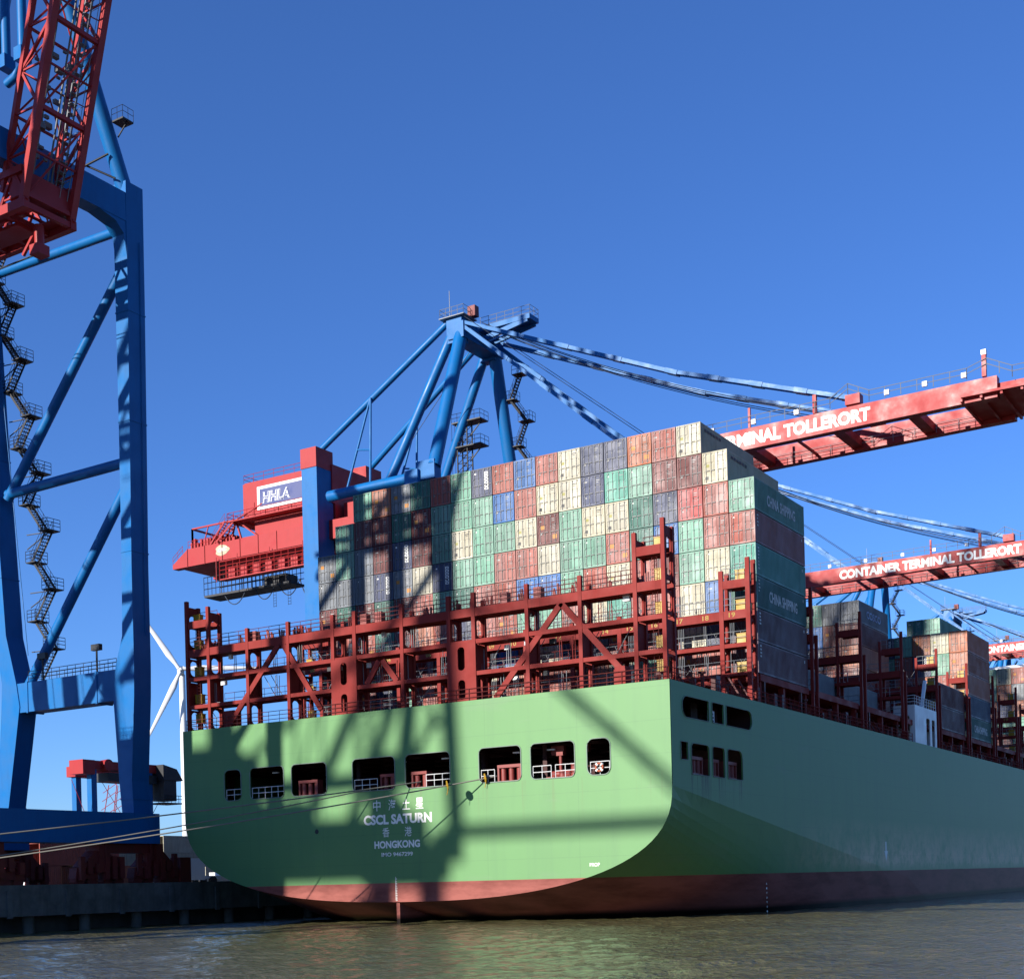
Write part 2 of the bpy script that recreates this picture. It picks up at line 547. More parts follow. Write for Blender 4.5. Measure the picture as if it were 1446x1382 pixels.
mb = MB()
mb.box(-25.3, 25.3, .2, 20, 11.05, 11.2); mb.box(-25.3, 25.3, .2, 20, 14.7, 15.5); mb.box(-25.3, 25.3, 16.2, 16.4, 11.2, 18)
mb.box(-25.45, 25.45, .2, 19, 18.05, 18.2)
for x in (-22.7, -7, 6.5, 12.6, 21.5):
    mb.box(x - .2, x + .2, 3, 3.4, 11.2, 14.7)
for x in range(-24, 25, 3):
    mb.box(x, x + .15, .3, 16, 14.3, 14.7)
for y in (2.6, 5, 9, 13):
    mb.box(-25.2, 25.2, y, y + .2, 14.45, 14.7)
for x, y in ((-15, 8), (-3, 9), (10.5, 8.5), (15.2, 5), (3, 10)):      # winches
    mb.tube((x - 1.3, y, 12.2), (x + 1.3, y, 12.2), .75, 14); mb.tube((x - 1.5, y, 12.2), (x - 1.3, y, 12.2), 1.0, 14); mb.tube((x + 1.3, y, 12.2), (x + 1.5, y, 12.2), 1.0, 14)
    mb.box(x - 1.8, x + 1.8, y - .8, y + .8, 11.2, 11.5)
for y in (4, 8, 12):
    mb.box(20.5, 22.5, y, y + 1.2, 15.5, 17.0); mb.box(23, 23.3, y + .5, y + 1.8, 15.5, 17.6)
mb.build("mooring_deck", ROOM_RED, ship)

for x in (-15.8, -1.15, 3.4, 10.6, 13.9):
    mb = MB(); mb.box(x - .35, x + .35, 1.8, 2.0, 13.86, 13.98); mb.build("ceiling_lamp", WHITE, ship)


def fairlead(cx, w_, axis='x'):
    m = MB()
    n = 3 if w_ > 1.8 else 2
    if axis == 'x':
        a, b = cx - w_ / 2, cx + w_ / 2
        m.box(a, b, .35, 1.15, 11.3, 11.55); m.box(a, b, .35, 1.15, 12.6, 12.85)
        for q in (a, b - .16): m.box(q, q + .16, .37, 1.13, 11.55, 12.6)
        for k in range(n):
            x = a + (k + .5) * w_ / n
            m.tube((x, .75, 11.55), (x, .75, 12.6), .24, 12)
    else:
        a, b = cx - w_ / 2, cx + w_ / 2
        m.box(24.5, 25.25, a, b, 11.2, 11.5); m.box(24.5, 25.25, a, b, 12.55, 12.8)
        for q in (a, b - .16): m.box(24.52, 25.23, q, q + .16, 11.5, 12.55)
        for k in range(n):
            y = a + (k + .5) * w_ / n
            m.tube((24.9, y, 11.5), (24.9, y, 12.55), .22, 12)
    return m.build("roller_fairlead", ROLLER_RED, ship)


for x, w_ in ((-10.6, 2.2), (-1.7, 1.5), (1.7, 1.6), (10.8, 2.3)): fairlead(x, w_)
for y, w_ in ((5.2, 2.4), (8.7, 1.6), (12.0, 2.2)): fairlead(y, w_, 'y')

mb = MB()      # windlass in the seventh opening
mb.box(14.2, 17.0, .5, 1.4, 11.3, 11.6); mb.tube((14.6, .9, 11.8), (16.4, .9, 11.8), .28, 12); mb.tube((15.2, 1.2, 11.3), (15.2, 1.2, 13.4), .14, 10)
mb.tube((16.7, .8, 11.5), (16.7, .8, 12.5), .3, 12); mb.tube((15.6, .8, 11.6), (15.6, .8, 12.1), .3, 12); mb.box(14.9, 15.5, 1, 1.4, 13.3, 13.6)
mb.box(13.7, 14.9, 2.2, 2.6, 13.5, 14.2); mb.box(15.9, 17.2, 2.2, 2.6, 13.6, 14.3)
mb.build("mooring_winch", ROLLER_RED, ship)

for a, b in ((-20.3, -18.4), (-17.1, -13.2), (-5.1, -2.6), (2.6, 5.1), (8.2, 9.5), (13.2, 14.9), (15.3, 17.1), (18.5, 20.2)):
    mb = MB(); mb.rail([(a, .16, 11.5), (b, .16, 11.5)], 1.0, .8, .03); mb.build("opening_railing", WHITE, ship)

# lettering on the stern
mb = MB()
yl = -.015
TX = lambda s, x0, x1, z0, z1, b=.03: mb.text(s, (x0, yl, z0), (1, 0, 0), (0, 0, 1), x1 - x0, z1 - z0, bold=b)
for ch, a in (("中", -3.0), ("海", -1.35), ("土", .15), ("星", 1.55)): TX(ch, a, a + .8, 9.68, 10.62, .004)
TX("CSCL SATURN", -4.07, 3.2, 8.5, 9.36, .042)
for ch, a in (("香", -2.05), ("港", .32)): TX(ch, a, a + .74, 7.42, 8.22, .004)
TX("HONGKONG", -2.97, 1.9, 6.45, 7.1, .04)
TX("IMO 9467299", -2.22, 1.12, 5.75, 6.1, .02)
mb.build("name_lettering", LETTER, ship)
mb = MB()      # draft marks
for k in range(10):
    mb.text(str((k * 2) % 10), (-.78, yl, 1.95 + k * .2), (1, 0, 0), (0, 0, 1), .16, .12)
for z in (0.1, .5, .9, 1.3, 1.7, 2.1, 2.5):
    mb.text(str(int(z * 10) % 10), (W * .995 + .02, 18.3, z), (0, 1, 0), (0, 0, 1), .2, .16)
mb.box(-.80, -.76, -.02, -.01, 2.0, 4.0)
mb.build("draft_marks", LETTER, ship)
mb = MB()
mb.box(-.95, -.6, .25, 6, -3, 1.9)
mb.build("stern_post", HULL, ship)
mb = MB()
mb.text("PROP", (18.3, yl, 4.35), (1, 0, 0), (0, 0, 1), .9, .28)
mb.tube((-9.4, -.01, 8.2), (-9.4, -.02, 8.2), .22, 14, mat=1)
mb.face([(W + .02, 51.6, 5.6), (W + .02, 52.8, 5.6), (W + .02, 52.2, 4.5)]); mb.box(W + .01, W + .02, 52.0, 52.4, 5.6, 6.6)
mb.build("hull_marks", [LETTER, DARK], ship)
mb = MB()
mb.box(25.0, 25.04, 8.0, 9.3, 15.72, 16.75)
for k in range(3):
    for q in range(4): mb.box(25.04, 25.05, 8.15 + q * .27, 8.15 + q * .27 + (.2 if (k + q) % 3 else .12), 16.42 - k * .28, 16.58 - k * .28, 1)
mb.build("warning_sign", [WHITE, DARK], ship)

# ------- stern gantry frame (tall lashing frame on the transom)
PX = [-25.15, -22.4, -17.5, -12.55, -7.35, -4.9, .25, 5.15, 7.65, 12.85, 17.8, 22.7, 25.15]
Y0, DEP = .30, 1.75
fr = empty("stern_frame", (0, 0, 0), None, None)
fr.parent = ship
Z0, ZL, ZM, ZT = 18.2, 20.55, 23.17, 25.6


def frame_post(m, x, zt, wide=.34, outer=False):
    m.box(x - wide / 2, x + wide / 2, Y0, Y0 + .3, Z0, zt)                      # front flange
    m.box(x - wide / 2, x + wide / 2, Y0 + DEP - .3, Y0 + DEP, Z0, ZT + 1.2 if not outer else zt - .4)
    f = YZ(x)
    ys, ye = Y0 + .3, Y0 + DEP - .3
    for za, zb_, solid in ((Z0, ZL - .2, False), (ZL + .2, ZM - .2, True), (ZM + .2, ZT - .4, False)):
        hs = [] if solid else [rrect(ys + .10, ye - .10, za + .25, zb_ - .18, .42)]
        m.prism([(ys, za), (ye, za), (ye, zb_), (ys, zb_)], hs, f, -.06, .06)
    if outer:
        m.prism([(ys, ZT + .4), (ye, ZT + .4), (ye, zt - .5), (ys, zt - .5)], [rrect(ys + .1, ye - .1, ZT + .8, zt - 1.3, .4)], f, -.06, .06)


for x in PX:
    outer = abs(x) > 22
    m = MB()
    if x in (-7.35, -4.9, 5.15, 7.65): frame_post(m, x, 27.2, .36)
    else: frame_post(m, x, 30.6 if abs(x) > 25 else 29.8 if outer else 27.2, outer=outer)
    m.build("post", SHIP_RED, fr)
for a, b in ((-7.35, -4.9), (5.15, 7.65)):      # plated box columns with slots
    m = MB()
    xm = (a + b) / 2
    m.prism([(a - .2, Z0), (b + .2, Z0), (b + .2, ZM), (a - .2, ZM)], [rrect(xm - .35, xm + .35, Z0 + .3, ZL - .45, .3), rrect(xm - .35, xm + .35, ZL + .35, ZM - .35, .3)], XZ(Y0 - .03), 0, .12)
    m.box(a + .25, b - .25, Y0 + 1.2, Y0 + 1.3, Z0, ZM)
    m.build("box_column", SHIP_RED, fr)
for z, h in ((ZL, .34), (ZM, .36), (ZT, .70)):
    m = MB()
    xs = PX
    for a, b in zip(xs, xs[1:]):
        m.box(a + .18, b - .18, Y0 + .04, Y0 + .26, z - h / 2, z + h / 2)
        m.box(a + .18, b - .18, Y0 + DEP - .26, Y0 + DEP - .06, z - h / 2, z + h / 2)
        m.box(a + .18, b - .18, Y0 + .26, Y0 + DEP - .26, z - h / 2, z - h / 2 + .06)
    m.build("cross_beam", SHIP_RED, fr)
for s_ in (-1, 1):
    m = MB(); a, b = sorted((s_ * 22.62, s_ * 24.93))
    m.box(a, b, Y0 + .04, Y0 + .26, 27.95, 28.65); m.box(a, b, Y0 + DEP - .26, Y0 + DEP - .04, 27.95, 28.65); m.box(a, b, Y0 + .26, Y0 + DEP - .26, 28.0, 28.1)
    m.build("portal_beam", SHIP_RED, fr)
for a, b in (((-13.73, 25.3), (-20.2, 18.3)), ((-13.2, 25.3), (-8.9, 19.0)), ((-2.3, 22.6), (-3.7, 20.7)), ((-1.9, 22.6), (-.4, 20.7)), ((16.1, 25.3), (9.6, 18.3)), ((16.0, 25.3), (21.2, 19.6))):
    m = MB()
    m.beam((a[0], Y0 + .16, a[1]), (b[0], Y0 + .16, b[1]), .2, .5, (1, 0, 0) if abs(a[0] - b[0]) < abs(a[1] - b[1]) else (0, 0, 1))
    m.build("brace", SHIP_RED, fr)
m = MB()
m.box(20.7, 21.7, Y0, Y0 + 1.0, Z0, 19.5); m.box(20.75, 21.65, Y0 + .05, Y0 + 1.0, 19.5, 19.75)
m.box(-20.9, -19.6, Y0 + .3, Y0 + 1.3, Z0, 19.9)
m.build("winch_housing", SHIP_RED, fr)
m = MB()
m.rail([(-25, Y0 + .3, ZT + .4), (22.6, Y0 + .3, ZT + .4)], 1.1, 1.25, .03, 4, 3)
m.rail([(-25, Y0 + DEP - .1, ZT + .4), (22.6, Y0 + DEP - .1, ZT + .4)], 1.1, 1.25, .03, 4, 3)
m.rail([(-25.3, Y0 - .1, Z0), (25.3, Y0 - .1, Z0)], 1.1, 1.3, .03, 4, 3)
for s_ in (-1, 1):
    for z in (ZL + .2, ZM + .2, 28.65):
        a, b = sorted((s_ * 22.7, s_ * 24.9)); m.rail([(a, Y0 + DEP - .1, z), (b, Y0 + DEP - .1, z)], 1.1, 1.1, .03, 4, 3)
    x = s_ * 24.2
    for q in (-.22, .22): m.tube((x + q, Y0 + .5, Z0), (x + q, Y0 + .5, 28.5), .025, 4, caps=False)
    for k in range(34): m.tube((x - .22, Y0 + .5, Z0 + .3 * k), (x + .22, Y0 + .5, Z0 + .3 * k), .02, 4, caps=False)
m.build("railing", paint("red rail paint", (.24, .045, .04), .5), fr)
for i in range(30):      # lashing gear racks on the walkway
    x = -24 + i * 1.62; t = RND.random(); m = MB()
    if t < .55:
        m.box(x - .1, x + 1.0, Y0 + .85, Y0 + 1.05, ZT + .35, ZT + .45)
        for q in range(RND.randint(2, 5)):
            xx = x + q * .2
            m.beam((xx, Y0 + 1.0, ZT + .35), (xx + RND.uniform(-.2, .2), Y0 + .9, ZT + RND.uniform(.9, 1.5)), .12, .12)
    elif t < .8: m.box(x, x + .7, Y0 + .5, Y0 + 1.1, ZT + .35, ZT + 1.35)
    else: continue
    m.build("lashing_rack", ROLLER_RED, fr)
for i in range(70):      # lashing rods, turnbuckles and pipes hung in the frame
    m = MB(); x = RND.uniform(-24.5, 24.5); za, zb_ = RND.choice(((Z0, ZL), (ZL, ZM), (ZL, ZM), (ZM, ZT), (ZM, ZT))); t = RND.random()
    y = Y0 + RND.uniform(.6, 1.5)
    if t < .5:
        for q in range(RND.randint(2, 4)): m.tube((x + q * .22, y, za + .25), (x + q * .22 + RND.uniform(-.06, .06), y, zb_ - RND.uniform(.2, .8)), .032, 5)
        m.box(x - .05, x + .9, y - .05, y + .05, za + .25, za + .32)
        m.build("lashing_rods", RAIL_GREY if t < .3 else SHIP_RED, fr)
    elif t < .8:
        m.tube((x, Y0 + DEP + .1, za + .2), (x + RND.choice((-1.5, 1.5)), Y0 + DEP + .1, zb_ - .2), .035, 5); m.build("lashing_bar", RAIL_GREY, fr)
    else:
        m.box(x, x + RND.uniform(.3, .6), y, y + .3, zb_ - .75, zb_ - .35); m.build("flood_lamp", DARK if t < .9 else WHITE, fr)
for z in (ZL + .2, ZM + .2):
    m = MB(); m.rail([(-22, Y0 + DEP - .1, z), (22, Y0 + DEP - .1, z)], 1.05, 1.25, .025, 4, 2); m.build("railing", bpy.data.materials["red rail paint"], fr)
for s_ in (-1, 1):
    for z in (28.5, 26.1, 23.55, 20.95, 19.1):
        m = MB(); x = s_ * 24.5
        m.box(x - .42, x + .42, Y0 + .75, Y0 + 1.2, z, z + .85); m.box(x - .36, x + .36, Y0 + .72, Y0 + .75, z + .1, z + .75); m.box(x - .46, x + .46, Y0 + .7, Y0 + 1.24, z + .85, z + .9)
        m.build("locker", YELLOW, fr)


# ------- lashing bridges between the bays
def lashing_bridge(y, tall=True, ztop=25.9, gear=True, gear2=True):
    pw = .2 if gear2 else .15
    lb = bpy.data.objects.new("lashing_bridge", None); COL.objects.link(lb); lb.parent = ship; lb.location = (0, y, 0)
    d = 1.5
    for x in (-25.2, -22.7, -17.6, -12.6, -7.6, -2.5, 2.5, 7.6, 12.6, 17.6, 22.7, 25.2):
        m = MB(); o = abs(x) > 22
        zt = (30.7 if abs(x) > 25 else 29.8) if (o and tall) else ztop + 1.2
        for yy in (y, y + d - .25): m.box(x - pw, x + pw, yy, yy + .25, 18.2, zt if yy == y or gear2 else ztop + .4)
        for za, zb_ in ((18.2, 20.6), (20.9, 23.1), (23.4, 25.5))[:3 if gear2 else 0]:
            m.prism([(y + .25, za), (y + d - .25, za), (y + d - .25, zb_), (y + .25, zb_)], [rrect(y + .32, y + d - .32, za + .3, zb_ - .25, .3)], YZ(x), -.05, .05)
        m.build("post", SHIP_RED, lb)
    for z, h in ((20.75, .3), (23.25, .35), (ztop, .75)):
        m = MB()
        for yy in (y + .03, y + d - .22): m.box(-25.0, 25.0, yy, yy + .19, z - h / 2, z + h / 2)
        m.box(-25.0, 25.0, y + .22, y + d - .22, z - .05, z + .02)
        m.build("walkway", SHIP_RED, lb)
    if tall:
        for s_ in (-1, 1):
            m = MB(); a, b = sorted((s_ * 22.9, s_ * 25.0)); m.box(a, b, y + .03, y + .22, 28.2, 28.9); m.box(a, b, y + d - .22, y + d - .03, 28.2, 28.9); m.box(a, b, y + .22, y + d - .22, 28.3, 28.4)
            m.build("portal_beam", SHIP_RED, lb)
    m = MB()
    for z in (20.9, 23.4, ztop + .38): m.rail([(-25, y + .1, z), (25, y + .1, z)], 1.05, 1.25, .03, 4, 2)
    if tall:
        for s_ in (-1, 1): m.rail([(s_ * 22.8, y + .1, 28.9), (s_ * 25, y + .1, 28.9)], 1.05, .8, .03, 4, 2)
    m.build("railing", RAIL_GREY, lb)
    if gear:
        m = MB()
        for c in range(20):
            x = -25 + c * 2.5
            for z0, z1 in ((20.8, 23.0), (23.3, 25.6), (26.2, 28.6)):
                if RND.random() < .75:
                    m.tube((x + .5, y + d + .1, z0), (x + 2.2, y + d + .9, z1 + .4), .022, 4, caps=False)
                    m.tube((x + 2.0, y + d + .1, z0), (x + .3, y + d + .9, z1 + .4), .022, 4, caps=False)
                if RND.random() < .6:
                    for q in range(RND.randint(1, 4)): m.tube((x + .8 + q * .17, y + .5, z0 + .2), (x + .8 + q * .17, y + .5, z0 + 2.0), .03, 4, caps=False)
        m.build("lashing_rods", RAIL_GREY, lb)
        for s_ in (-1, 1):
            for z in (28.9, 26.3, 23.4, 20.9):
                x = s_ * 24.4; m = MB()
                m.box(x - .42, x + .42, y + .3, y + .75, z, z + .85); m.box(x - .47, x + .47, y + .26, y + .8, z + .85, z + .9)
                m.build("locker", YELLOW, lb)
        m = MB()
        for c in range(20):
            m.text("%02d" % (c if c < 20 else 0), (-25 + c * 2.5 + .9, y + .015, ztop - .2), (1, 0, 0), (0, 0, 1), .6, .42)
        m.build("row_numbers", paint("stencil yellow", (.75, .5, .1), .6) if "stencil yellow" not in bpy.data.materials else bpy.data.materials["stencil yellow"], lb)
    return lb


BAY0, PITCH, ZC, CH = 19.2, 14.6, 21.1, 2.885
BAYS = [BAY0 + PITCH * k for k in range(9)]
for k, b in enumerate(BAYS): lashing_bridge(b - 2.7 if k == 0 else b - 2.0, gear=(k < 1 or k > 3), gear2=(k == 0))
for b in BAYS:
    m = MB()
    for q in range(4): m.box(-25 + q * 12.55, -25 + q * 12.55 + 12.4, b + .1, b + 12.1, 20.4, 21.0)
    for x in (-24.6, -18.8, -12.5, -6.2, 0, 6.2, 12.5, 18.8, 24.6):
        for y in (b + .4, b + 6, b + 11.6): m.box(x - .25, x + .25, y, y + .4, 18.2, 20.4)
    m.build("hatch_cover", SHIP_RED, ship)
m = MB()
m.box(-25.5, 25.5, 19, 290, 18.02, 18.14)
for s_ in (-1, 1): m.box(s_ * 22.3 - .15, s_ * 22.3 + .15, 19, 160, 18.14, 20.35)
m.build("main_deck", SHIP_RED, ship)
m = MB()
m.rail([(25.4, .3, 18.2), (25.4, 64, 18.2)], 1.1, 1.5, .035, 4, 3)
m.build("deck_railing", SHIP_RED, ship)
m = MB()
m.rail([(25.4, 76, 18.2), (25.4, 165, 18.2)], 1.1, 1.5, .035, 4, 3)
m.build("deck_railing", SHIP_RED, ship)
m = MB()
m.rail([(-25.4, .3, 18.2), (-25.4, 64, 18.2)], 1.1, 1.5, .035, 4, 3)
m.build("deck_railing", SHIP_RED, ship)
FIT = paint("deck fitting paint", (.20, .035, .03), .55, .3, .4)
y = 1.5
while y < 160:
    if not 63 < y < 77:
        t = RND.random(); m = MB()
        if t < .35: m.box(24.45, 24.95, y, y + RND.uniform(.3, .9), 18.14, 18.14 + RND.uniform(.7, 1.9)); nm = "deck_locker"
        elif t < .6:
            h = RND.uniform(.8, 1.7); m.tube((24.8, y, 18.14), (24.8, y, 18.14 + h), .16, 8); m.tube((24.8, y, 18.14 + h), (24.8, y, 18.3 + h), .33, 8); nm = "deck_vent"
        elif t < .8: m.box(24.78, 25.02, y, y + .25, 18.14, 20.4); m.box(23.7, 24.78, y + .05, y + .2, 18.9, 19.3); nm = "stanchion"
        else: m.beam((25.2, y, 18.2), (23.9, y, 20.3), .14, .14); nm = "stanchion_brace"
        m.build(nm, FIT, ship)
    y += RND.uniform(1.2, 2.6)
m = MB()      # long pipes beside the hatches
for s_ in (1, -1):
    for q, r in ((23.2, .12), (23.6, .09)): m.tube((s_ * q, 20, 19.0), (s_ * q, 160, 19.0), r, 8)
m.build("deck_pipe", SHIP_RED, ship)

# pilot shelter on the starboard edge
ph = MB()
def yz(u, v, t): return (25.35 + t, u, v)
ph.prism([(65.4, 18.2), (74.6, 18.2), (74.6, 22.6), (65.4, 22.6)], [rrect(70.1, 71.7, 18.35, 21.6, .3), rrect(72.5, 73.9, 18.35, 21.6, .3)], yz, 0, -.12)
ph.prism([(22.8, 18.2), (25.23, 18.2), (25.23, 22.6), (22.8, 22.6)], [rrect(23.3, 24.7, 18.35, 21.6, .3)], XZ(65.42), 0, .12)
ph.box(22.8, 25.35, 65.4, 74.6, 22.6, 22.8); ph.box(22.8, 22.95, 65.6, 74.5, 18.2, 22.6); ph.box(22.95, 25.2, 74.4, 74.58, 18.2, 22.6)
pho = ph.build("pilot_shelter", WHITE, ship)
m = MB()
m.rail([(25.3, 65.5, 22.8), (25.3, 74.5, 22.8)], 1.1, 1.0, .035, 4, 3); m.rail([(25.3, 65.5, 22.8), (22.9, 65.5, 22.8)], 1.1, 1.0, .035, 4, 3)
m.beam((25, 69.5, 22.8), (25, 71.2, 26.2), .35, .35)
m.build("shelter_railing", WHITE, pho)
# accommodation block far forward
m = MB()
m.box(-20, 13, 262, 276, 18, 52); m.box(-25, 25, 264, 274, 52, 55)
for k in range(8): m.box(-19.5, 12.5, 261.9, 262, 22 + k * 3.6, 23.2 + k * 3.6, 1)
m.build("accommodation_block", [WHITE, DARK], ship)

# ------------------------------------------------------------------ containers
CW, CL, CHH = 2.40, 12.19, 2.81


def container_mesh():
    m = MB()
    w, h, l = CW / 2, CHH, CL
    # corner posts and rails
    for x0, x1 in ((-w, -w + .13), (w - .13, w)):
        for y0, y1 in ((0, .16), (l - .16, l)): m.box(x0, x1, y0, y1, 0, h)
        m.box(x0, x1, .16, l - .16, 0, .16); m.box(x0 + .02 * (x0 < 0), x1 - .02 * (x0 > 0), .16, l - .16, h - .11, h)
    for y0, y1 in ((.02, .14), (l - .14, l - .02)):
        m.box(-w + .13, w - .13, y0, y1, 0, .14); m.box(-w + .13, w - .13, y0, y1, h - .12, h)
    # corrugated sides
    n = 40; p = (l - .32) / n
    for s in (-1, 1):
        prof = []
        for k in range(n):
            y = .16 + k * p
            prof += [(w - .012, y), (w - .012, y + p * .34), (w - .05, y + p * .5), (w - .05, y + p * .84)]
        prof.append((w - .012, l - .16))
        for a, b in zip(prof, prof[1:]):
            q = [(s * a[0], a[1], .16), (s * b[0], b[1], .16), (s * b[0], b[1], h - .11), (s * a[0], a[1], h - .11)]
            m.face(q if s > 0 else q[::-1])
    m.face([(-w + .1, .1, h - .05), (w - .1, .1, h - .05), (w - .1, l - .1, h - .05), (-w + .1, l - .1, h - .05)])
    m.face([(-w + .1, l - .1, .1), (w - .1, l - .1, .1), (w - .1, l - .1, h - .05), (-w + .1, l - .1, h - .05)])
    m.face([(-w + .1, .1, .08), (w - .1, .1, .08), (w - .1, l - .1, .08), (-w + .1, l - .1, .08)])
    return m


def door_mesh(side, var):
    m = MB()
    w = CW / 2
    x0, x1 = (-w + .135, -.012) if side < 0 else (.012, w - .135)
    z0, z1 = .145, CHH - .125
    m.box(x0, x1, .055, .10, z0, z1)
    for k in range(3):      # pressed panels
        za = z0 + .12 + k * (z1 - z0 - .1) / 3; zb = za + (z1 - z0 - .1) / 3 - .16
        m.box(x0 + .1, x1 - .1, .062 - .035, .055, za, zb)
    for k in range(4):      # hinges
        z = z0 + .3 + k * (z1 - z0 - .6) / 3
        xa = x0 - .02 if side < 0 else x1 - .1
        m.box(xa, xa + .12, .0, .055, z, z + .12)
    rr = random.Random(var * 10 + side)
    seed, var = var // 10, var % 10
    jz = rr.uniform(-.05, .03)

    def mk(a, b, c, d, mat): m.face([(x0 + a * (x1 - x0), .018, z0 + c * (z1 - z0)), (x0 + b * (x1 - x0), .018, z0 + c * (z1 - z0)), (x0 + b * (x1 - x0), .018, z0 + d * (z1 - z0)), (x0 + a * (x1 - x0), .018, z0 + d * (z1 - z0))], mat)
    if var in (0, 1, 2):
        if side > 0:
            a_ = rr.uniform(.15, .45); mk(a_, a_ + rr.uniform(.25, .4), .87 + jz, .90 + jz, 5); mk(a_, a_ + rr.uniform(.15, .3), .80 + jz, .825 + jz, 5)
            for k in range(rr.randint(0, 4)): mk(a_ + .05, a_ + rr.uniform(.2, .4), .66 - k * .055, .673 - k * .055, 5)
            if var == 1: mk(.45, .9, .12, .28, 2)
        else:
            if seed != 1: mk(.12, rr.uniform(.3, .5), .81 + jz, .86 + jz, 5)
            if var == 1: mk(.15, .65, .52, .66, 2)
            if seed: mk(.2, .36, .33 + jz, .38 + jz, 5)
            if var == 2: mk(.25, .38, .22, .28, 5); mk(.6, .72, .22 + jz, .28 + jz, 5)
    elif var == 3:          # tall stacked characters on the right leaf
        if side > 0:
            for k in range(6):
                z = .80 - k * .12
                mk(.25, .40, z, z + .09, 1); mk(.40, .7, z + .07, z + .09, 1); mk(.62, .75, z, z + .08, 1); mk(.4, .62, z, z + .02, 1)
        else:
            mk(.15, .4, .84, .89, 1)
    elif var == 4:          # dark plate low on the left leaf, yellowish label
        if side < 0: mk(.12, .42, .08, .20, 3); mk(.15, .5, .52, .62, 4)
        else: mk(.3, .7, .86, .89, 3); mk(.35, .6, .8, .82, 3)
    elif var == 5:
        if side > 0: mk(.3, .5 + .1 * seed, .87 + jz, .89 + jz, 5)
        else: mk(.15, .3, .86, .9, 1)
    return m


def bar_mesh(x):
    m = MB()
    m.tube((x, .005, .10), (x, .005, CHH - .06), .028, 6)
    for z in (.16, .9, 1.6, CHH - .2): m.box(x - .05, x + .05, -.02, .05, z, z + .07)
    m.box(x, x + .36, -.025, .0, 1.12, 1.18)
    return m


PALE_YELLOW = paint("pale yellow label", (.62, .58, .18), .6)
DULL_MARK = paint("worn white marking", (.75, .74, .70), .6, .4, .3)
BARM = paint("locking bar steel", (.26, .26, .25), .45, .2, .3)
body_me = None
proto = {}


def make_proto(var):
    b = container_mesh().build("shipping_container", CONT["G"][1])
    if "body" in proto: b.data = proto["body"]
    else: proto["body"] = b.data
    ds = []
    for s in (-1, 1):
        d = door_mesh(s, var).build("door", [CONT["G"][1], LETTER, MARK_ORANGE, DARK, PALE_YELLOW, DULL_MARK], b)
        ds.append(d)
        for q in ((-.86, -.36) if s < 0 else (.30, .80)):
            key = ("bar", q)
            if key not in proto: proto[key] = bar_mesh(q).build("locking_bar", BARM, d); o = proto[key]
            else:
                o = proto[key].copy(); COL.objects.link(o); o.parent = d
    for o in [b] + ds:
        o.material_slots[0].link = 'OBJECT'
    return b


VARS = {v + 10 * q: make_proto(v + 10 * q) for v in range(6) for q in range(3)}
USED = set()
COLVAR = {"W": (4, 4, 4, 5), "N": (3, 3, 2, 0), "B": (0, 2, 5), "R": (0, 1, 0, 2, 5), "M": (0, 1, 2, 0), "O": (1, 0, 5), "G": (5, 5, 2, 5), "D": (5, 2), "T": (5, 5), "S": (5, 1, 5), "P": (0, 2), "r": (1, 2)}


def place_container(x, y, z, code, label, group):
    var = RND.choice(COLVAR[code]) + 10 * RND.randint(0, 2)
    src = VARS[var]
    if var in USED: c = copy_tree(src)
    else: c = src; USED.add(var)
    c.location = (x, y, z)
    mt = CONT[code][1]
    c.material_slots[0].material = mt
    for ch in c.children: ch.material_slots[0].material = mt
    tag(c, label, "shipping container", group)
    return c


ORD = ["first", "second", "third", "fourth", "fifth", "sixth", "seventh", "eighth", "ninth", "tenth", "eleventh", "twelfth", "thirteenth", "fourteenth", "fifteenth", "sixteenth", "seventeenth", "eighteenth", "nineteenth", "twentieth"]
GRID = ["..SSMMDN", ".GGSDRMS", "GMSSMRDM", "OMMNDDRN", "SDNSMMRG", "DMMWROMR", "RGGNGRNR", "GGWGDNRR", "NGGGRRNW", "RBGRRRBR", "BRWRBGRO", "RWMWBGWR", "WWGGGRNR", "NNWGRWSO",
        "NTWRWTRW", "OGDDRRRG", "RMNBMRRR", "WMrGGWWR", ".WRRWBNR", "..GRTDPP"]
STACKED = {}
for c, s in enumerate(GRID):
    for k, ch in enumerate(s):
        t = 8 - k
        if ch == '.': continue
        lab = "%s container, %s tier up, %s column from the left in the front stack" % (CONT[ch][0], ORD[t - 1], ORD[c])
        STACKED[(c, t)] = place_container(-23.75 + 2.5 * c, BAY0, ZC + (t - 1) * CH, ch, lab, "containers in the front stack on the stern")


def bay(y, cols, where, group, dz=0., z0=ZC):
    for c in sorted(cols):
        for k, ch in enumerate(cols[c]):
            if ch == '.': continue
            lab = "%s container, %s tier up, %s column from right, %s" % (CONT[ch][0], ORD[k], ORD[19 - c], where)
            STACKED[(y, c, k)] = place_container(-23.75 + 2.5 * c, y, z0 + k * CH + dz, ch, lab, group)


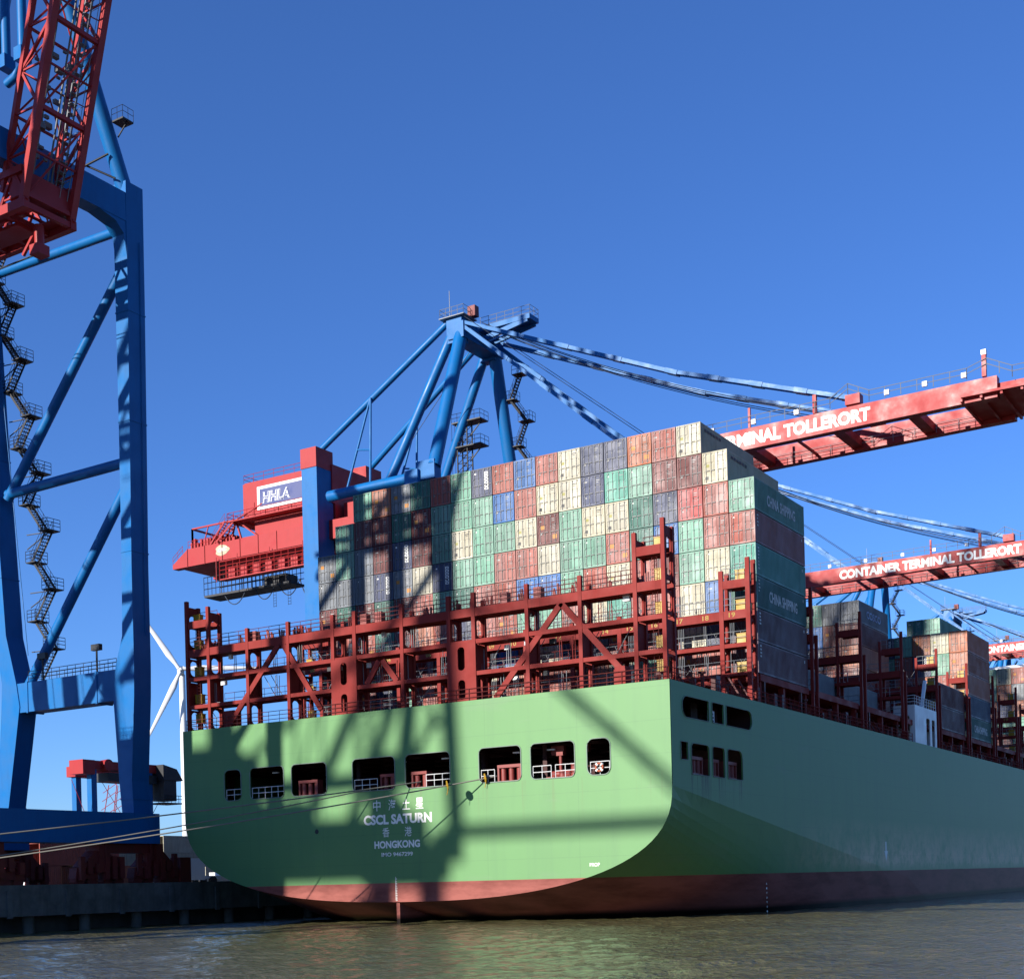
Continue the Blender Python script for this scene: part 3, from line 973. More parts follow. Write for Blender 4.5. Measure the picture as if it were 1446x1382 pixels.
# strings from the bottom tier up
bay(BAYS[4], {11: "RMNMNS", 12: "MRMBND", 13: "RMMNBD", 14: "WMRMMS", 15: "SWMOMS", 18: "SM", 19: "PM"}, "in the shaded stack behind", "containers in the shaded stack")  # mostly dark paints, picked to stand in for the shade over this stack
bay(BAYS[5], {12: "SRWSGN", 13: "RGSWG"[:5], 14: "MSRWG", 15: "SRMGN"[:5], 16: "RSRRG", 17: "ORONO"[:5], 18: "RORGW", 19: "DNOOO"}, "in the orange cornered stack", "containers in the orange cornered stack")
bay(BAYS[6], {15: "MRMSRND", 16: "MRMSRNG"}, "in the small stack behind", "containers behind the orange cornered stack", -1.0)
bay(152, {c: "".join(RND.choice("RMOGNSWD") for _ in range(5)) + {14: "G", 15: "G", 16: "W", 17: "R", 18: "G", 19: "M"}[c] for c in range(14, 20)}, "in the farthest stack", "containers in the farthest stack")
bay(BAYS[1], {16: "S", 17: "W", 18: "S"}, "on the second bay", "containers on the low bays")
bay(BAYS[2], {16: "S", 17: "S", 18: "S"}, "on the third bay", "containers on the low bays")

m = MB()


def side_text(parent, body, y0, y1, z0, z1, mat=LETTER, bold=.03):
    o = parent.location
    m = MB()
    m.text(body, (o.x + CW / 2 + .012, o.y + y0, o.z + z0), (0, 1, 0), (0, 0, 1), y1 - y0, z1 - z0, bold=bold)
    return m.build("side_lettering", mat, parent)


FADED = paint("faded white lettering", (1.15, 1.18, 1.12), .6, .3, .3)
for t in (6, 3): side_text(STACKED[(19, t)], "CHINA SHIPPING", 2.9, 9.8, .85, 1.85, FADED)
side_text(STACKED[(BAYS[4], 15, 5)], "COSCO", 3.0, 9.0, .9, 1.9, SIGN_BLUE)
side_text(STACKED[(BAYS[5], 19, 0)], "CHINA SHIPPING", 2.7, 9.8, .85, 1.85, FADED)
for key, bd, y0, y1, z0, z1, mt in (((17, 8), "CAPITAL", .7, 4.4, 2.0, 2.3, DARK), ((18, 7), "CAPITAL", .7, 4.4, 2.0, 2.3, DARK)):
    pass
for t in (5, 4, 3, 2, 1):
    o = STACKED[(19, t)].location
    m = MB()
    for k in range(7 if t == 4 else 4): m.box(o.x + CW / 2 + .004, o.x + CW / 2 + .012, o.y + .45, o.y + .75 + RND.uniform(-.1, .1), o.z + 2.35 - k * .3, o.z + 2.5 - k * .3)
    m.box(o.x + CW / 2 + .004, o.x + CW / 2 + .012, o.y + 11.3, o.y + 11.5, o.z + 2.2, o.z + 2.45)
    m.build("side_marking", FADED, STACKED[(19, t)])
for key in ((17, 8), (18, 7)):
    o = STACKED[key].location
    m = MB()
    for k in range(6): m.box(o.x + CW / 2 + .004, o.x + CW / 2 + .012, o.y + .9 + k * .62, o.y + 1.35 + k * .62, o.z + 2.15, o.z + 2.4)
    m.box(o.x + CW / 2 + .004, o.x + CW / 2 + .012, o.y + 7.9, o.y + 8.05, o.z + .3, o.z + .9); m.box(o.x + CW / 2 + .004, o.x + CW / 2 + .012, o.y + 8.05, o.y + 8.6, o.z + .78, o.z + .9); m.box(o.x + CW / 2 + .004, o.x + CW / 2 + .012, o.y + 8.6, o.y + 8.75, o.z + .3, o.z + .8)
    m.build("side_marking", DARK, STACKED[key])
for v in VARS:
    if v not in USED:
        for d in VARS[v].children_recursive: bpy.data.objects.remove(d)
        bpy.data.objects.remove(VARS[v])

# life ring and mooring lines
mb = MB()
mb.ring((19.35, .05, 12.05), (0, 1, 0), .30, .09, 24, 8)
for a in (45, 135, 225, 315):
    q = math.radians(a); mb.tube((19.35 + .2 * math.cos(q), .05, 12.05 + .2 * math.sin(q)), (19.35 + .41 * math.cos(q), .05, 12.05 + .41 * math.sin(q)), .105, 8, mat=1)
tag(mb.build("life_ring", [paint("life ring orange", (.75, .16, .06), .5), WHITE], origin=(19.35, .05, 11.65)), "orange life ring hung on the railing of the rightmost stern opening", "life ring")


def rope(a, b, sag, r, label, disks=()):
    a, b = Vector(a), Vector(b)
    m = MB()
    P = lambda t: a.lerp(b, t) - Vector((0, 0, 4 * sag * t * (1 - t)))
    m.path([P(k / 40) for k in range(41)], r, 7)
    o = m.build("mooring_line", ROPE, origin=a)
    tag(o, label, "mooring line", "stern mooring lines")
    for k, t in enumerate(disks):
        g = MB(); p = P(t); d = (P(t + .01) - p).normalized()
        g.tube(p - d * .03, p + d * .03, .42, 18); g.tube(p - d * .1, p + d * .1, .1, 8)
        g.tube(p - d * .05 + Vector((0, 0, -.38)), p + d * .05 + Vector((0, 0, -.75)), .03, 5)
        tag(g.build("rat_guard", YELLOW, origin=p), ("yellow rat guard disk on the mooring line, nearest the stern opening", "yellow rat guard disk farther out along the mooring line")[k], "rat guard", "rat guards on the mooring line")


rope((9.9, .75, 12.05), (-29.4, -33, 4.7), .45, .055, "pale mooring line with two yellow rat guards, from the right of the ship name", (.028, .088))
rope((1.6, .75, 12.0), (-29.4, -56, 4.7), .5, .055, "uppermost mooring line crossing the blue crane sill to the quay")
rope((-1.9, .75, 11.9), (-29.4, -33.6, 4.7), .5, .05, "grey mooring line from the opening left of the ship name", )
for y, s_ in ((-33.3, "nearer the stern"), (-56, "farther from the ship")):
    m = MB()
    m.tube((-29.4, y, QZ), (-29.4, y, QZ + .75), .3, 14); m.tube((-29.4, y, QZ + .75), (-29.4, y, QZ + 1.0), .45, 14, .38); m.tube((-29.4, y, QZ), (-29.4, y, QZ + .06), .6, 14)
    tag(m.build("bollard", DARK, origin=(-29.4, y, QZ)), "dark iron mooring bollard on the quay edge, " + s_, "bollard", "bollards on the quay edge")


# ------------------------------------------------------------------ ship-to-shore cranes with box girder booms
def crane_box(yc, label):
    root = empty("quay_crane", (-30, yc, QZ), label, "quay crane", "blue and red quay cranes along the quay")
    Y = lambda d: yc + d
    XL, XW = -49.0, -29.6
    # legs
    for dy in (-5.2, 5.2):
        m = MB(); m.box(XL - 1.3, XL + 1.3, Y(dy) - 1.6, Y(dy) + 1.6, 10.5, 58.8)
        lg = m.build("leg", CRANE_BLUE, root)
        m = MB(); m.box(XL - 1.35, XL + 1.35, Y(dy) - 1.7, Y(dy) + 1.7, 58.8, 61.4); m.build("leg_cap", CRANE_RED, lg)
    for dy in (-9.2, 9.2):
        m = MB(); m.box(XW - 1.0, XW + 1.0, Y(dy) - 1.2, Y(dy) + 1.2, 10.5, 54.2)
        m.build("leg", CRANE_BLUE, root)
    m = MB()
    m.box(XL - .9, XL + .9, Y(-12), Y(12), 8, 10.5); m.build("sill_beam", CRANE_BLUE, root)
    m = MB(); m.box(XW - .9, XW + .9, Y(-12), Y(12), 8, 10.5); m.build("sill_beam", CRANE_BLUE, root)
    m = MB()
    for x in (XL, XW):
        for dy in (-9.2, 9.2):
            m.box(x - .7, x + .7, Y(dy) - 3.4, Y(dy) + 3.4, 6.2, 8)
            for q in range(-3, 4): m.tube((x - .35, Y(dy) + q * 1.0, QZ + .5), (x + .35, Y(dy) + q * 1.0, QZ + .5), .42, 12)
            m.box(x - .5, x + .5, Y(dy) - 3.6, Y(dy) + 3.6, QZ + .7, 6.2)
    m.build("bogie", BOGIE_RED, root)
    m = MB()
    for dy in (-5.2, 5.2):
        m.box(XL + 1.3, XW - 1.0, Y(dy * 1.2) - .8, Y(dy * 1.2) + .8, 21.5, 24)
    m.box(XL - 1, XL + 1, Y(-3.6), Y(3.6), 45, 47.2); m.box(XW - .9, XW + .9, Y(-8), Y(8), 51, 53.6); m.box(XL - 1, XL + 1, Y(-3.6), Y(3.6), 22, 24.5); m.box(XW - .9, XW + .9, Y(-8), Y(8), 22, 24.5)
    m.build("portal_beam", CRANE_BLUE, root)
    for s_ in (-1, 1):
        m = MB(); m.tube((-43.6, Y(9.2 * s_), 53.5), (-28.2, Y(9.2 * s_), 53.6), .72, 16)
        m.box(-29.2, -26.4, Y(9.2 * s_) - .7, Y(9.2 * s_) + .7, 52.9, 55.2)
        m.build("upper_tube", CRANE_BLUE, root)
    # pylon
    for s_ in (-1, 1):
        m = MB(); m.tube((-38.4, Y(5.5 * s_), 52.5), (-27.0, Y(3.7 * s_), 73.4), .62, 16); m.build("pylon_tube", CRANE_BLUE, root)
        m = MB(); m.tube((-26.9, Y(9.2 * s_), 54.5), (-26.1, Y(3.7 * s_), 72.5), .85, 18); m.build("pylon_tube", CRANE_BLUE, root)
        m = MB(); m.tube((XL, Y(5.2 * s_), 61.0), (-27.6, Y(3.7 * s_), 74.5), .42, 12)
        x0, z0 = XL + 9.2, 61.0 + 9.2 * .631 - .1
        for x in (x0 - 4.3, x0 - .4): m.tube((x0, Y(5.0 * s_), z0), (x, Y(5 * s_), 55.5), .16, 8)
        m.tube((x0 - 2.5, Y(5 * s_), 60.4), (x0 - .2, Y(5 * s_), 60.0), .12, 8)
        m.build("backstay", CRANE_BLUE, root)
    m = MB()
    m.box(-27.6, -25.2, Y(-4.6), Y(4.6), 71.6, 73.6)
    for s_ in (-1, 1): m.box(-27.9, -25.6, Y(3.7 * s_) - .7, Y(3.7 * s_) + .7, 71.2, 74.6)
    m.box(-25.2, -17.6, Y(-1.1), Y(1.1), 73.3, 73.9); m.beam((-25, Y(.9), 72.2), (-18, Y(.9), 73.3), .3, .6); m.beam((-25, Y(-.9), 72.2), (-18, Y(-.9), 73.3), .3, .6)
    ab = m.build("apex_beam", CRANE_BLUE, root)
    m = MB()
    m.rail([(-25, Y(-1), 73.9), (-17.6, Y(-1), 73.9), (-17.6, Y(1), 73.9), (-25, Y(1), 73.9)], 1.1, 1.2, .035)
    m.rail([(-28.6, Y(-4.8), 74.4), (-25, Y(-4.8), 74.4), (-25, Y(-2), 74.4), (-28.6, Y(-2), 74.4), (-28.6, Y(-4.8), 74.4)], 1.1, 1.0, .035)
    m.rail([(-28.6, Y(4.8), 74.4), (-25, Y(4.8), 74.4)], 1.1, 1.0, .035); m.tube((-27.6, Y(-4), 74.4), (-27.6, Y(-4), 78), .04, 5)
    m.box(-28.7, -24.9, Y(-4.9), Y(-1.9), 74.3, 74.4)
    m.build("apex_railing", RAIL_GREY, ab)
    m = MB(); m.box(-25.3, -24.2, Y(-3.4), Y(-2.5), 74.4, 75.7); m.build("sheave_housing", BOGIE_RED, ab)
    # girders
    m = MB()
    for s_ in (-1, 1):
        m.box(-74, -26.2, Y(4 * s_) - .55, Y(4 * s_) + .55, 49.6, 52.1)
        m.box(-77, -74, Y(4 * s_) - .55, Y(4 * s_) + .55, 49.6, 50.2)
        m.face([(-74, Y(4 * s_) - .56, 49.6), (-74, Y(4 * s_) - .56, 52.1), (-77, Y(4 * s_) - .56, 50.2), (-77, Y(4 * s_) - .56, 49.6)])
    for x in (-76, -70, -64, -58, -52, -46, -40, -34, -28): m.box(x - .5, x + .5, Y(-3.45), Y(3.45), 49.8, 51.4)
    m.box(-75.5, -56, Y(-3.4), Y(3.4), 49.7, 49.85)
    gd = m.build("back_girder", CRANE_RED, root)
    m = MB()      # emblem
    m.prism([(-67.2 + 1.3 * math.cos(a) * (1 + .12 * math.cos(5 * a)), 51.0 + .75 * math.sin(a) * (1 + .1 * math.cos(3 * a))) for a in [2 * math.pi * k / 36 for k in range(36)]], [], XZ(Y(-4.57)), 0, .01)
    m.text("CMC", (-68.1, Y(-4.59), 50.75), (1, 0, .06), (.2, 0, 1), 1.7, .55, 1, .03)
    m.build("emblem", [paint("emblem cream", (.78, .72, .48), .5), WHITE] if "emblem cream" not in bpy.data.materials else [bpy.data.materials["emblem cream"], WHITE], gd)
    m = MB()      # service walk and frames at the rear end
    m.rail([(-74, Y(-4.4), 52.1), (-66, Y(-4.4), 52.1)], 1.1, 1.0, .04)
    m.rail([(-77, Y(-4.5), 50.2), (-75, Y(-4.5), 51.6)], 1.1, 1, .04)
    for x in (-73.5, -65):
        for dx in (-1.0, 1.0): m.beam((x + dx * (x > -70), Y(-4), 52.1), (x, Y(-4), 55), .22, .22); m.beam((x + dx * (x > -70), Y(4), 52.1), (x, Y(4), 55), .22, .22)
        m.beam((x, Y(-4), 55), (x, Y(4), 55), .25, .25)
    m.beam((-73.5, Y(-4), 55), (-65, Y(-4), 55.0), .2, .2); m.beam((-73.5, Y(4), 55), (-65, Y(4), 55.0), .2, .2); m.beam((-65, Y(-4), 55), (-61, Y(-4), 52.2), .2, .2); m.beam((-65, Y(-4), 55), (-60, Y(-4), 56.5), .16, .16)
    for q in range(9): m.box(-73 + q * .9, -72.5 + q * .9, Y(-3.6), Y(-3), 52.1, 52.5 + RND.uniform(0, .8))
    for q in range(14): x = -73.5 + q * .62; m.box(x, x + RND.uniform(.2, .5), Y(-4.4), Y(-3.9), 52.1, 52.3 + RND.uniform(.1, 1.2))
    for q in range(6): m.tube((-74 + q * 3.4, Y(-4.62), 49.5), (-74 + q * 3.4, Y(-4.62), 52.2), .05, 5)
    m.stair((-69.5, Y(-4.2), 52.1), (-66.6, Y(-4.2), 55), .7)
    for x in (-71.5, -69, -67): m.beam((x, Y(-4), 52.1), (x + 1.2, Y(-4), 55), .12, .12); m.beam((x, Y(4), 52.1), (x + 1.2, Y(4), 55), .12, .12)
    m.build("rear_frame", CRANE_RED, root)
    m = MB()      # hanging walkway cage along the girder
    m.box(-66.5, -50, Y(-5.9), Y(-4.7), 46.4, 46.55); m.box(-66.5, -50, Y(-5.9), Y(-4.7), 48.9, 49.05)
    m.rail([(-66.5, Y(-5.9), 46.55), (-50, Y(-5.9), 46.55)], 2.4, 1.3, .05, 4, 4); m.rail([(-66.5, Y(-4.7), 46.55), (-50, Y(-4.7), 46.55)], 2.4, 1.3, .05, 4, 4)
    for q in range(7): m.box(-65.5 + q * 2.3, -64.3 + q * 2.3, Y(-5.2), Y(-4.8), 46.6, 48.2)
    for x in (-68, -64, -58, -52): m.tube((x, Y(-5), 46.5), (x, Y(-5), 50), .06, 6)
    m.build("hanging_walkway", CRANE_RED, root)
    m = MB()
    m.box(-73.9, -57.5, Y(-1.6), Y(1.6), 45.6, 45.9)
    for yy in (-1.6, 1.6): m.rail([(-73.9, Y(yy), 45.9), (-57.5, Y(yy), 45.9)], 2.6, .8, .06, 4, 3)
    for x in range(-72, -58, 2): m.tube((x, Y(0), 45.9), (x, Y(0), 49.8), .07, 6)
    m.box(-62.5, -58.5, Y(-1.2), Y(1.2), 46.0, 47.2)
    for x in (-60.3, -57.6):
        for q in (-.25, .25): m.tube((x + q, Y(-1.6), 42.6), (x + q, Y(-1.6), 46), .035, 4)
        for k in range(8): m.tube((x - .25, Y(-1.6), 42.7 + k * .4), (x + .25, Y(-1.6), 42.7 + k * .4), .03, 4)
    m.build("maintenance_platform", DARK, root)
    m = MB()
    for a, b, s_ in ((-70.5, -66, 3.0), (-64.5, -60.5, 3.0), (-60, -56, 3.0), (-56, -51, 6.5)):
        m.path([(a + (b - a) * k / 12, Y(-1.2), 46 - 4 * s_ * .5 * (k / 12) * (1 - k / 12) * 1.3 + (2 * k / 12 if b > -52 else 0)) for k in range(13)], .07, 6)
    m.build("festoon_cable", CABLE, root)
    # machinery house with the operator's board
    m = MB()
    m.box(-63.6, -47.5, Y(-3.9), Y(3.9), 54.6, 59.7); m.box(-63.4, -47.7, Y(-3.8), Y(3.8), 59.7, 59.85)
    m.box(-62, -47.5, Y(-3.4), Y(3.4), 52.1, 54.6)
    for q in range(5): m.box(-62.5 + q * 2.4, -61.9 + q * 2.4, Y(-4.0), Y(-3.9), 55.0, 55.6)
    m.box(-62.7, -61.5, Y(-3.98), Y(-3.9), 54.7, 56.9)
    hs = m.build("machinery_house", CRANE_RED, root)
    m = MB()
    m.rail([(-63.5, Y(-3.8), 59.85), (-50.5, Y(-3.8), 59.85)], 1.1, 1.9, .035); m.rail([(-63.5, Y(-3.8), 59.85), (-63.5, Y(3.8), 59.85)], 1.1, 1.9, .035)
    m.rail([(-65.5, Y(-5.2), 54.6), (-50.5, Y(-5.2), 54.6)], 1.1, 1.2, .04); m.rail([(-65.5, Y(-5.2), 54.6), (-65.5, Y(2), 54.6)], 1.1, 1.2, .04)
    m.box(-65.5, -50.5, Y(-5.2), Y(-3.95), 54.45, 54.58); m.box(-65.5, -63.65, Y(-3.9), Y(2), 54.45, 54.58)
    m.stair((-64.5, Y(-4.6), 54.5), (-68, Y(-4.6), 52.1))
    m.build("house_railing", CRANE_RED, hs)
    m = MB()
    m.box(-60.9, -50.6, Y(-4.0), Y(-3.92), 55.7, 58.9); m.box(-60.4, -51.1, Y(-4.03), Y(-4.0), 56.1, 58.5, 1)
    m.text("HHLA", (-60.0, Y(-4.06), 56.5), (1, 0, 0), (.12, 0, 1), 5.2, 1.5, 0, .05); m.text("HHLA", (-59.97, Y(-4.075), 56.55), (1, 0, 0), (.12, 0, 1), 5.14, 1.4, 1, -.004)
    m.build("sign_board", [WHITE, SIGN_BLUE], hs)
    m = MB()
    m.box(-47, -40, Y(-2.2), Y(2.2), 52.6, 54.8); m.box(-46.8, -40.2, Y(-2.5), Y(2.5), 52.2, 52.6)
    m.build("rope_drum_housing", CRANE_RED, root)
    # boom
    TIP, R = 45.5, .018
    zb = lambda x: 50.1 + max(0, x + 26) * R * .6
    m = MB()
    for s_ in (-1, 1):
        m.hexa([(-26, Y(4 * s_) - .55, zb(-26)), (TIP - 6, Y(4 * s_) - .55, zb(TIP - 6)), (TIP - 6, Y(4 * s_) + .55, zb(TIP - 6)), (-26, Y(4 * s_) + .55, zb(-26)),
                (-26, Y(4 * s_) - .55, zb(-26) + 2.5), (TIP - 6, Y(4 * s_) - .55, zb(TIP) + 2.1), (TIP - 6, Y(4 * s_) + .55, zb(TIP) + 2.1), (-26, Y(4 * s_) + .55, zb(-26) + 2.5)])
        for x in (24.5,): m.box(x - .8, x + .8, Y(4 * s_) - .6, Y(4 * s_) + .6, zb(x) + 2.45, zb(x) + 3.5)
    bm = m.build("boom_girder", CRANE_RED, root)
    for x in (-18, -8, 2, 12, 22.3, 30.5):
        m = MB(); m.box(x - .6, x + .6, Y(-3.45), Y(3.45), zb(x) + .3, zb(x) + 1.2); m.build("boom_crossbeam", CRANE_RED, root)
    for x in (-14, 7, 17.5):
        m = MB(); m.box(x - .12, x + .12, Y(-3.45), Y(3.45), zb(x) + .4, zb(x) + .65); m.build("boom_tie", CRANE_RED, root)
    m = MB()
    m.box(TIP - 9.5, TIP + 2, Y(-5.2), Y(4.5), zb(TIP) + .35, zb(TIP) + .6)
    for x in range(36, 48, 2): m.box(x - .12, x + .12, Y(-5), Y(4.4), zb(x) + .1, zb(x) + .35)
    m.box(TIP - 6, TIP + 1.5, Y(-3.9), Y(-2.9), zb(TIP) + .6, zb(TIP) + 1.5); m.box(TIP - 6, TIP + 1.5, Y(2.9), Y(3.9), zb(TIP) + .6, zb(TIP) + 1.5)
    m.build("boom_tip_platform", CRANE_RED, root)
    for x, h_, w_ in ((38.2, 4.6, .42), (12.6, 4.6, .25), (20.2, 4.4, .4)):
        m = MB(); m.beam((x, Y(-4.2), zb(x) + 2.4), (x, Y(-4.2), zb(x) + h_), w_, w_); m.build("boom_post", CRANE_RED, root)
    m = MB()
    for k, x in enumerate((-22, -16, -10, -4, 2, 8, 13, 18, 28, 32, 36)):
        m.box(x, x + .5, Y(-4.75), Y(-4.5), zb(x) + 2.6, zb(x) + 3.1)
    for y_, z_ in ((-4.9, 2.9),):
        m.tube((43, Y(y_), zb(43) + 2.0), (43, Y(y_), zb(43) + 4.2), .09, 6); m.tube((43.1, Y(-5.3), zb(43) + 4.3), (43.1, Y(-4.5), zb(43) + 4.3), .55, 14)
    m.box(37.95, 38.45, Y(-4.45), Y(-3.95), zb(38) + 4.6, zb(38) + 5.1)
    m.build("boom_lamp", WHITE, bm)
    m = MB()
    m.rail([(-26, Y(-4.5), zb(-26) + 2.5), (22, Y(-4.5), zb(22) + 2.45), (24, Y(-4.5), zb(24) + 3.6), (26.3, Y(-4.5), zb(26) + 2.4), (36.5, Y(-4.5), zb(36) + 2.4), (38.5, Y(-4.5), zb(38) + 3.0), (41, Y(-4.5), zb(40) + 1.7), (TIP + 2, Y(-4.5), zb(45) + 1.7)], 1.15, 1.7, .04)
    m.rail([(-26, Y(3.2), zb(-20) + .2), (36, Y(3.2), zb(30) + .2)], 1.0, 2.4, .035)
    m.build("boom_railing", RAIL_GREY, bm)
    m = MB()
    m.text("CONTAINER TERMINAL TOLLERORT", (-2.2, Y(-4.565), zb(0) + .42), (1, 0, R * .45), (0, 0, 1), 28.6, 1.45, 0, .045)
    m.build("boom_lettering", LETTER, bm)
    m = MB()      # trolley under the girders
    m.box(-35, -29, Y(-3.2), Y(3.2), 48.6, 49.4); m.box(-36, -33.5, Y(-5), Y(-3.2), 45.5, 48.2)
    m.build("trolley", DARK, root)
    # stays
    for s_ in (-1, 1):
        for pts in (((-25.2, 73.4), (3.2, 61.2), (23.8, zb(24) + 3.4)), ((-25.4, 73.0), (-2.0, zb(0) + 2.5))):
            m = MB()
            for a, b in zip(pts, pts[1:]):
                for q in (-.4, .4): m.beam((a[0], Y(3.9 * s_) + q, a[1]), (b[0], Y(3.9 * s_) + q, b[1]), .16, .42)
                for t in (.25, .5, .75, 1.):
                    p = Vector((a[0], 0, a[1])).lerp(Vector((b[0], 0, b[1])), t); dd = Vector((b[0] - a[0], 0, b[1] - a[1])).normalized() * .8
                    m.beam(p - dd + Vector((0, Y(3.9 * s_), 0)), p + dd + Vector((0, Y(3.9 * s_), 0)), 1.1, .5)
            m.build("boom_stay", STAY_BLUE, root)
    m = MB()
    for dy in (-1.4, -.7, .5, 1.2):
        m.path([(-24 + (46.5) * k / 14, Y(dy * 1.5), 73.8 - (20.6) * (k / 14) - 4 * 1.6 * (k / 14) * (1 - k / 14)) for k in range(15)], .05, 5)
    for dy in (-4.6, 4.6): m.tube((-25, Y(dy), 74), (2, Y(dy), 52.5), .04, 5)
    m.tube((-27, Y(0), 72), (-42, Y(0), 57), .04, 5)
    m.build("hoist_rope", CABLE, root)
    # stairs on the far front pylon tube, ladder mast
    m = MB()
    pts = []
    for k in range(6):
        t = .05 + k * .155
        p = Vector((-26.9 + .8 * t, Y(9.2 - 5.5 * t) + .2, 54.5 + 18 * t))
        pts.append(p + Vector((1.2 if k % 2 == 0 else 3.1, .4, 0)))
    for a, b in zip(pts, pts[1:]): m.stair(a, b, .8)
    for p in pts:
        m.box(p.x - .9, p.x + .9, p.y - .7, p.y + .7, p.z - .1, p.z); m.rail([(p.x - .9, p.y - .7, p.z), (p.x + .9, p.y - .7, p.z), (p.x + .9, p.y + .7, p.z)], 1.1, .9, .035)
    p = pts[0]
    m.box(p.x - 5.2, p.x, p.y - 1.2, p.y + .8, p.z - .15, p.z); m.rail([(p.x - 5.2, p.y - 1.2, p.z), (p.x, p.y - 1.2, p.z)], 1.1, .9, .035)
    m.build("stairway", DARK, root)
    m = MB()
    xm, ym = -32.2, Y(5.3)
    for q in (-.8, .8):
        for r in (-.6, .6): m.tube((xm + q, ym + r, 54), (xm + q, ym + r, 64.6), .1, 6)
    for k in range(10):
        z = 54 + k * 1.05
        for r in (-.6, .6): m.tube((xm - .8, ym + r, z), (xm + .8, ym + r, z + 1.05), .05, 5); m.tube((xm - .8, ym + r, z), (xm + .8, ym + r, z), .05, 5)
    for z in (61.3, 64.6):
        m.box(xm - 1.4, xm + 3.2, ym - 1.0, ym + 1.0, z, z + .15); m.rail([(xm - 1.4, ym - 1, z + .15), (xm + 3.2, ym - 1, z + .15), (xm + 3.2, ym + 1, z + .15)], 1.1, .9, .035); m.beam((xm + .8, ym, z - 1.8), (xm + 2.8, ym, z), .12, .12)
    for q in (-.25, .25): m.tube((xm - 1.2 + q, ym - .9, 54), (xm - 1.2 + q, ym - .9, 65), .03, 4)
    m.build("ladder_mast", DARK, root)
    return root


c2 = crane_box(52.7, "blue and red quay crane with lowered boom, nearest one behind the container stack")
for y, lab in ((125, "second quay crane with lowered red boom, just right of the tall stack"), (218, "third quay crane along the quay, boom lettering cut by the right edge"),
               (285, "far quay crane whose small apex shows above the orange cornered stack"), (345, "farthest quay crane, tiny blue apex at the right edge")):
    c = copy_tree(c2); c.location.y = y; c["label"] = lab


